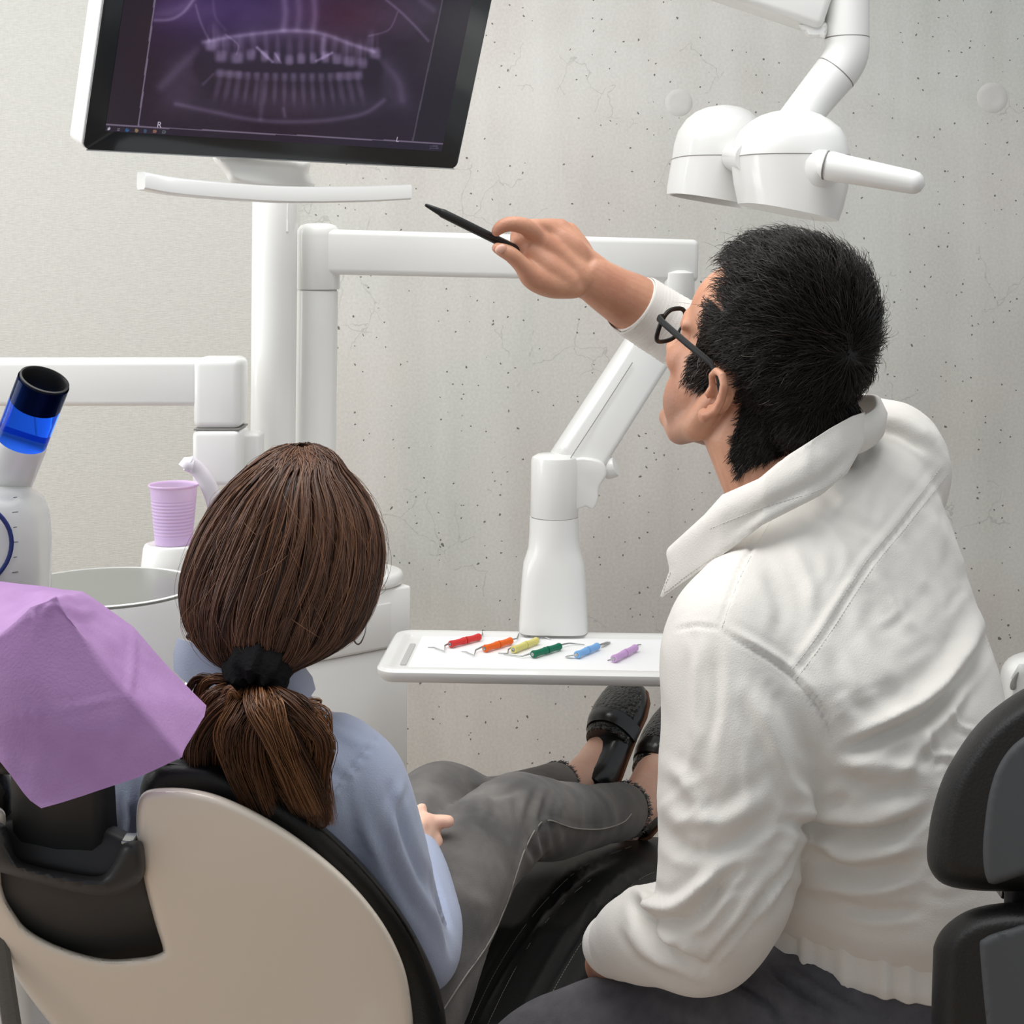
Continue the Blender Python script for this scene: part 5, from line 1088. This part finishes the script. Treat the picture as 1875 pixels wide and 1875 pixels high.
creases(jkm, rw + [
    # seams
    ([(1728, 862), (1690, 912), (1651, 963), (1589, 1038), (1545, 1102), (1507, 1164), (1451, 1239)], -.0022, 3.6), ([(1720, 852), (1640, 955), (1578, 1030), (1495, 1160), (1440, 1232)], .0022, 7),
    ([(1407, 948), (1375, 1005), (1351, 1051), (1316, 1151)], -.0022, 3.6), ([(1235, 1154), (1275, 1146), (1316, 1152)], -.0020, 3.6), ([(1316, 1152), (1390, 1195), (1451, 1239), (1501, 1302), (1532, 1377)], -.0028, 4.2), ([(1328, 1148), (1400, 1190), (1460, 1232), (1512, 1298)], .0022, 8),
    # back
    ([(1812, 1150), (1785, 1206), (1745, 1262), (1689, 1312), (1610, 1352), (1540, 1385)], -.011, 13), ([(1800, 1130), (1770, 1195), (1725, 1255), (1660, 1300), (1590, 1335)], .010, 20), ([(1780, 1215), (1740, 1300), (1690, 1360), (1640, 1420)], .005, 12), ([(1690, 1330), (1700, 1370), (1735, 1385), (1760, 1380)], .004, 7), ([(1735, 1300), (1760, 1330), (1790, 1340)], .003, 6), ([(1700, 1350), (1720, 1390), (1706, 1408)], -.004, 7),
    ([(1532, 1388), (1580, 1400), (1650, 1405), (1700, 1420)], .006, 16), ([(1545, 1420), (1600, 1450), (1690, 1450)], -.004, 14),
    ([(1640, 985), (1668, 1040), (1700, 1090)], .003, 12), ([(1600, 1050), (1640, 1120), (1680, 1160)], .003, 12), ([(1560, 1110), (1590, 1190), (1650, 1260)], .003, 16), ([(1690, 930), (1740, 1000), (1770, 1060)], .003, 12), ([(1520, 1180), (1545, 1260), (1600, 1320)], -.003, 14), ([(1480, 930), (1530, 985), (1560, 1040)], .003, 12), ([(1500, 900), (1560, 950), (1610, 980)], -.003, 10), ([(1445, 1000), (1480, 1060), (1490, 1120)], .003, 12), ([(1400, 1040), (1430, 1110), (1420, 1170)], -.0025, 12),
    ([(1580, 800), (1630, 850), (1680, 900)], .004, 14), ([(1570, 780), (1640, 790), (1700, 830)], -.004, 9), ([(1600, 770), (1660, 775), (1715, 810)], .005, 12),
    ([(1440, 1505), (1510, 1522), (1590, 1528), (1660, 1510), (1705, 1480)], -.009, 11), ([(1440, 1480), (1520, 1492), (1600, 1495), (1680, 1465)], .006, 16), ([(1500, 1530), (1540, 1565), (1620, 1560), (1690, 1545)], .007, 14), ([(1480, 1560), (1560, 1600), (1660, 1590)], -.005, 14), ([(1430, 1600), (1520, 1625), (1620, 1630), (1690, 1600)], .005, 16), ([(1540, 1655), (1600, 1672), (1690, 1665)], -.004, 10), ([(1450, 1440), (1500, 1460), (1540, 1440)], .004, 14),
    # near sleeve
    ([(1280, 1180), (1274, 1260), (1270, 1380)], .003, 10), ([(1310, 1180), (1312, 1270), (1300, 1380)], -.0025, 10), ([(1370, 1262), (1410, 1340), (1450, 1440), (1480, 1498)], .005, 14), ([(1400, 1240), (1450, 1320), (1490, 1410)], -.004, 14), ([(1222, 1400), (1262, 1440), (1300, 1520)], .004, 14), ([(1215, 1460), (1250, 1500), (1330, 1500), (1400, 1450)], .005, 16), ([(1210, 1520), (1270, 1560), (1350, 1545), (1430, 1480)], -.005, 14),
    ([(1156, 1630), (1190, 1652), (1228, 1660), (1265, 1640), (1316, 1588)], .010, 13), ([(1170, 1660), (1215, 1690), (1270, 1680), (1340, 1600)], -.007, 12), ([(1160, 1640), (1195, 1710), (1250, 1755), (1300, 1778)], -.007, 10), ([(1175, 1640), (1220, 1705), (1290, 1745)], .005, 12), ([(1150, 1690), (1180, 1740), (1240, 1772)], .005, 11),
    ([(1468, 1500), (1450, 1565), (1400, 1640), (1340, 1715), (1280, 1785)], -.0035, 6), ([(1452, 1490), (1430, 1560), (1380, 1635), (1300, 1740)], .0030, 9), ([(1480, 1430), (1470, 1500), (1440, 1580), (1395, 1680)], .005, 12)])
JK = part('jacket', jkm, JACK, MA, 'white cotton jacket with dropped shoulders', fix=False)
# gathered waistband
rs = []
for y, k in ((1652, .98), (1662, 1.0), (1690, 1.0), (1722, 1.0), (1742, .985), (1746, .96), (1744, .93)):
    r0 = pxring(y, 1398, 1806, 1.46, .130, 260, 2.1, TY_); c = np.mean(r0, 0); g = []
    for i, p_ in enumerate(r0):
        a = i / 260 * 2 * math.pi; amp = .0034 * (.35 + .65 * min(1, (y - 1640) / 60)); g.append(c + (p_ - c) * (k + (amp * math.sin(26 * a + 1.2 * math.sin(5 * a)) + amp * .6 * math.sin(41 * a + 2)) / .16))
    rs.append(g)
part('waistband', MB().rings(rs), JACK, JK, 'gathered elastic hem', sharp=0)
def cuff(pts, n=48, ribs=60, amp=.0006, sp=40):
    a = catmull([list(P(x, y, d)) + [r] for x, y, d, r in pts], sp // (len(pts) - 1)); rad = a[:, 3] + amp * np.sin(np.arange(len(a)) * math.pi * .9)
    return MB().tube(a[:, :3], list(rad), n)
part('cuff', cuff([(1160, 557, 1.982, .0415), (1166, 561, 1.984, .0440), (1205, 586, 1.995, .0455), (1248, 612, 2.0, .0470)]), JACK, JK, 'ribbed white cuff', sharp=0)
part('cuff', cuff([(1112, 1738, 1.568, .0270), (1117, 1734, 1.563, .0310), (1132, 1728, 1.552, .0335), (1150, 1722, 1.535, .0380)]), JACK, JK, 'ribbed white cuff', sharp=0)
def cdep(x, y):
    d0 = float(np.interp(x, [1205, 1260, 1320, 1400, 1480, 1540, 1590], [1.560, 1.520, 1.492, 1.474, 1.474, 1.492, 1.525])); up_ = float(np.interp(x, [1210, 1320, 1440, 1580], [1005, 905, 838, 756])); return d0 + .018 * math.exp(-max(0, y - up_) / 45)
co = [(1584, 754), (1560, 762), (1520, 784), (1440, 834), (1390, 876), (1322, 906), (1290, 942), (1222, 1004), (1219, 1012), (1226, 1044), (1208, 1094), (1214, 1094), (1262, 1060), (1330, 1012), (1395, 962), (1450, 934), (1505, 906), (1552, 866), (1582, 812)]
cm = MB().sheet(co, cdep, .006, 4, 8, False).mesh('collar', 60)
creases(cm, [([(1240, 1010), (1320, 940), (1420, 888), (1540, 820)], .002, 16), ([(1330, 985), (1400, 930), (1500, 880), (1570, 820)], -.002, 8), ([(1500, 820), (1510, 850), (1500, 890)], .002, 12)])
part('collar', cm, JACK, JK, 'wide pointed collar', fix=True)
part('collar_stand', ribbon([(1560, 836), (1592, 822), (1616, 800), (1620, 778), (1602, 764), (1560, 766), (1500, 782)], [1.520, 1.535, 1.57, 1.61, 1.645, 1.67, 1.69], [(-8, -66), (-8, -62), (-8, -56), (-8, -50), (-10, -42), (-12, -38), (-10, -34)], .006, 0), JACK, JK, sharp=0)
st2 = MB()
for pl, mesh_ in (([(1735, 868), (1657, 968), (1596, 1043), (1513, 1169), (1457, 1244)], jkm), ([(1722, 856), (1645, 957), (1583, 1032), (1500, 1159), (1445, 1233)], jkm), ([(1413, 952), (1357, 1054), (1322, 1150)], jkm), ([(1300, 968), (1400, 928), (1505, 895), (1560, 850)], cm), ([(1228, 1048), (1216, 1084), (1260, 1052), (1330, 1004)], cm)):
    q = stitches(mesh_, pl, .0042, .0028, .00035, .0003); st2.add(q.v, q.f)
part('jacket_stitching', st2, mat('white_thread', (214, 211, 205), .8), JK, 'white double stitching', kind='stuff')

# trousers
TROU = mat('charcoal_wool', (88, 86, 90), .85, .2, bump=(800, .3, 3, S1), sheen=.15, var=((76, 74, 78), 60, 4, S1))
tq = MB()
tq.rings([pxring(y, xl, xr, d, h_, 40, 2.2, TY_) for y, xl, xr, d, h_ in ((1700, 1420, 1786, 1.46, .112), (1760, 1412, 1796, 1.46, .120), (1840, 1400, 1810, 1.46, .135), (1960, 1400, 1820, 1.46, .14), (2085, 1400, 1810, 1.46, .13))])
limb(tq, [(1600, 1890, 1.45, .10), (1490, 1896, 1.45, .0965), (1380, 1915, 1.49, .0900), (1270, 1930, 1.53, .0830), (1160, 1926, 1.56, .0775), (1070, 1934, 1.585, .0710), (985, 1972, 1.59, .0680), (945, 2060, 1.60, .060), (960, 2220, 1.61, .054), (980, 2620, 1.60, .048)], 32)
limb(tq, [(1700, 1830, 1.58, .10), (1590, 1745, 1.75, .09), (1470, 1660, 1.96, .078), (1440, 1690, 2.02, .07), (1420, 1880, 2.02, .055), (1420, 2150, 2.0, .048)], 32)
tqm = remesh(tq, .005, 6); v = coords(tqm); n_ = normals(tqm); set_coords(tqm, v + n_ * (noise3(v, 7, 51, 2) * .0014)[:, None])
creases(tqm, [([(1330, 1790), (1400, 1830), (1440, 1880)], -.006, 7), ([(1395, 1755), (1440, 1800), (1520, 1850)], -.006, 7), ([(1400, 1790), (1470, 1850), (1560, 1880)], .005, 10), ([(1180, 1800), (1230, 1840), (1300, 1870)], .003, 14), ([(1440, 1760), (1520, 1810), (1600, 1860)], -.005, 8)])
part('trousers', tqm, TROU, MA, 'charcoal trousers', fix=False)
for (x, y, d) in ((985, 2680, 1.60), (1420, 2200, 2.0)):
    c = P(x, y, d); c.z = .05; e = Vector((-.78, .62, 0)) if d < 1.9 else Vector((-.3, .95, 0)); s_ = Vector((-e.y, e.x, 0))
    part('shoe', MB().rings([[c + e * t + s_ * w_ * math.cos(a) + UZ * (max(-.045, h_ * math.sin(a)) - .0) for a in np.linspace(0, 2 * math.pi, 24, endpoint=False)] for t, w_, h_ in ((-.07, .015, .03), (-.06, .03, .05), (0, .036, .07), (.06, .040, .05), (.13, .046, .034), (.18, .036, .022), (.205, .012, .008))]), SHOE, MA, 'black shoe')

# glasses
GL = mat('black_glasses_frame', (15, 14, 14), .5, .25, 0)
gl = part('glasses', MB().tube([hd_(.1155, -.010, .004), hd_(.119, 0, .007), hd_(.1155, .010, .004)], .0022, 10), GL, MA, 'black-rimmed glasses')
for s in (-1, 1):
    rim = [hd_(.116 - .012 * ((s * .034 + .0265 * math.cos(a)) / .06) ** 2 + .0, s * .034 + .0265 * math.copysign(abs(math.cos(a)) ** .8, math.cos(a)), -.004 + .0205 * math.copysign(abs(math.sin(a)) ** .8, math.sin(a))) for a in np.linspace(0, 2 * math.pi, 41)]
    part('rim', MB().tube(rim, .0026, 10), GL, gl)
    part('temple', MB().tube([hd_(.1045, s * .0605, .010), hd_(.103, s * .0680, .0105), hd_(.090, s * .0720, .0100), hd_(.045, s * .0790, .0080), hd_(.003, s * .0830, .0060), hd_(-.012, s * .0830, -.002), hd_(-.022, s * .082, -.018)], [.0026, .0026, .0024, .0024, .0022, .0020, .0018], 10, squash=(.7, 1.7), up=HU, round_ends=True), GL, gl)
    lens = [hd_(.116 - .012 * ((s * .034 + .0265 * k_ * math.cos(a)) / .06) ** 2, s * .034 + .0265 * k_ * math.copysign(abs(math.cos(a)) ** .8, math.cos(a)), -.004 + .0205 * k_ * math.copysign(abs(math.sin(a)) ** .8, math.sin(a))) for k_ in (1,) for a in np.linspace(0, 2 * math.pi, 40, endpoint=False)]
    part('lens', MB().rings([[p_ - HF * .0006 for p_ in lens], [p_ + HF * .0006 for p_ in lens]]), LENS if 'LENS' in globals() else globals().setdefault('LENS', mat('clear_lens', (250, 250, 250), .02, .5, 0, 0, 1, ior=1.05)), gl, 'clear lens')

# hair: dark scalp cap and short strands combed out of the crown whorl
def hairline(lf, ll, lu):
    al = np.abs(ll)
    front = np.interp(lu, [-.2, -.045, -.035, -.01, .02, .05, .075, .10, .16], [-.02, -.012, .040, .046, .040, .040, .052, .066, .07]) - np.where(lu > .06, np.clip((al - .028) / .03, 0, 1) * .030, 0)
    ok = lf < front
    ear = (lf > -.030) & (lf < .010) & (lu < .010) ; ok &= ~ear
    low = np.interp(lf, [-.12, -.06, -.040, -.032, .0, .010, .05], [-.105, -.100, -.082, .004, .010, -.036, -.036]); ok &= lu > low
    return ok
pv_ = np.zeros(len(mbody.polygons) * 3); mbody.polygons.foreach_get('center', pv_); pc = pv_.reshape(-1, 3); pa = np.zeros(len(mbody.polygons)); mbody.polygons.foreach_get('area', pa); pn_ = np.zeros(len(mbody.polygons) * 3); mbody.polygons.foreach_get('normal', pn_); pn_ = pn_.reshape(-1, 3)
lc = pc - HO; f_, l_, u_ = lc @ HF, lc @ HL, lc @ HU
near_ = (np.abs(l_) < .0835) & (np.linalg.norm(lc - HU * .03 + HF * .02, axis=1) < .146) & (u_ > -.11)
axd = np.hypot(f_ + .024, l_); near_ &= ~((u_ < -.055) & (axd > .066)); near_ &= ~((pc[:, 0] > .325) & (pc[:, 2] < 1.222)); hm = hairline(f_, l_, u_) & near_
# cap
ids = np.nonzero(hm)[0]; capV = {}; cap = MB(); cvn = normals(mbody); cvc = coords(mbody)
for i in ids:
    f = []
    for vi in mbody.polygons[i].vertices:
        if vi not in capV: capV[vi] = len(cap.v); cap.v.append(tuple(cvc[vi] + cvn[vi] * .0014))
        f.append(capV[vi])
    cap.f.append(tuple(f))
MH_ = hair_mat('dark_hair', [(12, 10, 9), (34, 26, 21), (64, 50, 42), (150, 144, 138)], .42, .35)
capm = cap.mesh('hair', 0); a_ = capm.attributes.new('tone', 'FLOAT', 'POINT'); a_.data.foreach_set('value', np.full(len(capm.vertices), .06, np.float32))
MHR = part('hair', capm, MH_, MA, 'short dark hair greying at the temples', fix=False)
NS = 20000; pick = RNG.choice(ids, NS, p=pa[ids] / pa[ids].sum()); rn = pn_[pick]; root = pc[pick] + RNG.normal(0, .0011, (NS, 3)) + rn * RNG.uniform(.0005, .003, (NS, 1))
whorl = hd_(-.098, .012, .068); lr = root - HO; rf, rl, ru = lr @ HF, lr @ HL, lr @ HU
away = root - whorl; away /= np.linalg.norm(away, axis=1)[:, None] + 1e-9
down = -HU[None] * 1.0; fwd = HF[None]
side = np.clip((.075 - ru) / .08, 0, 1)[:, None]
flow = away * 1.0 + side * (down * .75 + fwd * .15) + (1 - side) * (fwd * .35 + HL[None] * .25 * np.sign(rl)[:, None] * 0)
clc = RNG.integers(0, NS, 420); cidx = np.argmin(((root[:, None, :] - root[clc][None]) ** 2).sum(2), 1)
swirl = RNG.normal(0, .24, (420, 3))[cidx] + RNG.normal(0, .13, (NS, 3)); flow = flow + swirl; flow -= rn * np.sum(flow * rn, 1, keepdims=True); flow /= np.linalg.norm(flow, axis=1)[:, None] + 1e-9
topk = np.clip((ru - .03) / .09, 0, 1); backk = np.clip((-rf - .02) / .06, 0, 1)
length = (.013 + .019 * topk + .009 * backk * (ru > -.02)) * RNG.uniform(.7, 1.25, NS) * np.where(ru < -.04, .75, 1)
lift = (.17 + .20 * topk + .04 * backk) * RNG.uniform(.6, 1.3, NS)
Mh = 8; t_ = np.linspace(0, 1, Mh)[None, :, None]
curl = np.cross(rn, flow) * RNG.normal(0, .20, (NS, 1)) + swirl * .1
pth = root[:, None] + flow[:, None] * length[:, None, None] * t_ + rn[:, None] * (length * lift)[:, None, None] * np.sin(t_ * 1.9) * 1.0 + curl[:, None] * length[:, None, None] * t_ ** 2 - rn[:, None] * (length * .10)[:, None, None] * t_ ** 3
cen = hd_(-.012, 0, .042)
grey = np.clip((.075 - ru) / .06, 0, 1) * np.clip((rf + .01) / .03, 0, 1)
tone = np.clip(RNG.normal(.22, .12, NS) + grey * RNG.uniform(0, .65, NS) * (RNG.random(NS) < .6) + (RNG.random(NS) < .008) * .6, 0, 1)
part('hair_strands', strand_mesh('hair_strands', pth, np.full(NS, .00036), tone), MH_, MHR, kind='stuff', fix=False)
ft = RNG.choice(np.nonzero(topk > .25)[0], 260); tf = np.linspace(0, 1, 10)[None, :, None]
fl = root[ft][:, None] + flow[ft][:, None] * .030 * tf + rn[ft][:, None] * RNG.uniform(.010, .024, (260, 1, 1)) * np.sin(tf * 2.2) + RNG.normal(0, .008, (260, 1, 3)) * tf ** 2
part('loose_hairs', strand_mesh('loose_hairs', fl, np.full(260, .00016), np.full(260, .25)), MH_, MHR, kind='stuff', fix=False)

# pen in the raised hand: a thing of its own
PENM = mat('black_pen_plastic', (22, 22, 23), .4, .5)
pa_, pb_ = P(779, 375, 1.86), P(1010, 489, 1.945); pe = thing('pen', 'slim black pen held up in the raised hand', 'pen', (pa_ + pb_) / 2)
ax_ = pb_ - pa_; Lp = ax_.length
part('barrel', MB().lathe([(.0042, .020), (.0058, .026), (.0060, .05), (.0060, Lp - .004), (.005, Lp)], pa_, ax_, 20), PENM, pe)
part('tip', MB().lathe([(.0016, 0), (.0022, .001), (.0045, .020), (.0045, .022)], pa_, ax_, 20), PENM, pe)
cb_ = pa_ + ax_.normalized() * (Lp * .55); part('clip', MB().tube([cb_ + Vector((0, -.002, -.0075)), cb_ + ax_ * .35 + Vector((0, -.002, -.0080))], .0024, 8, round_ends=True), PENM, pe)
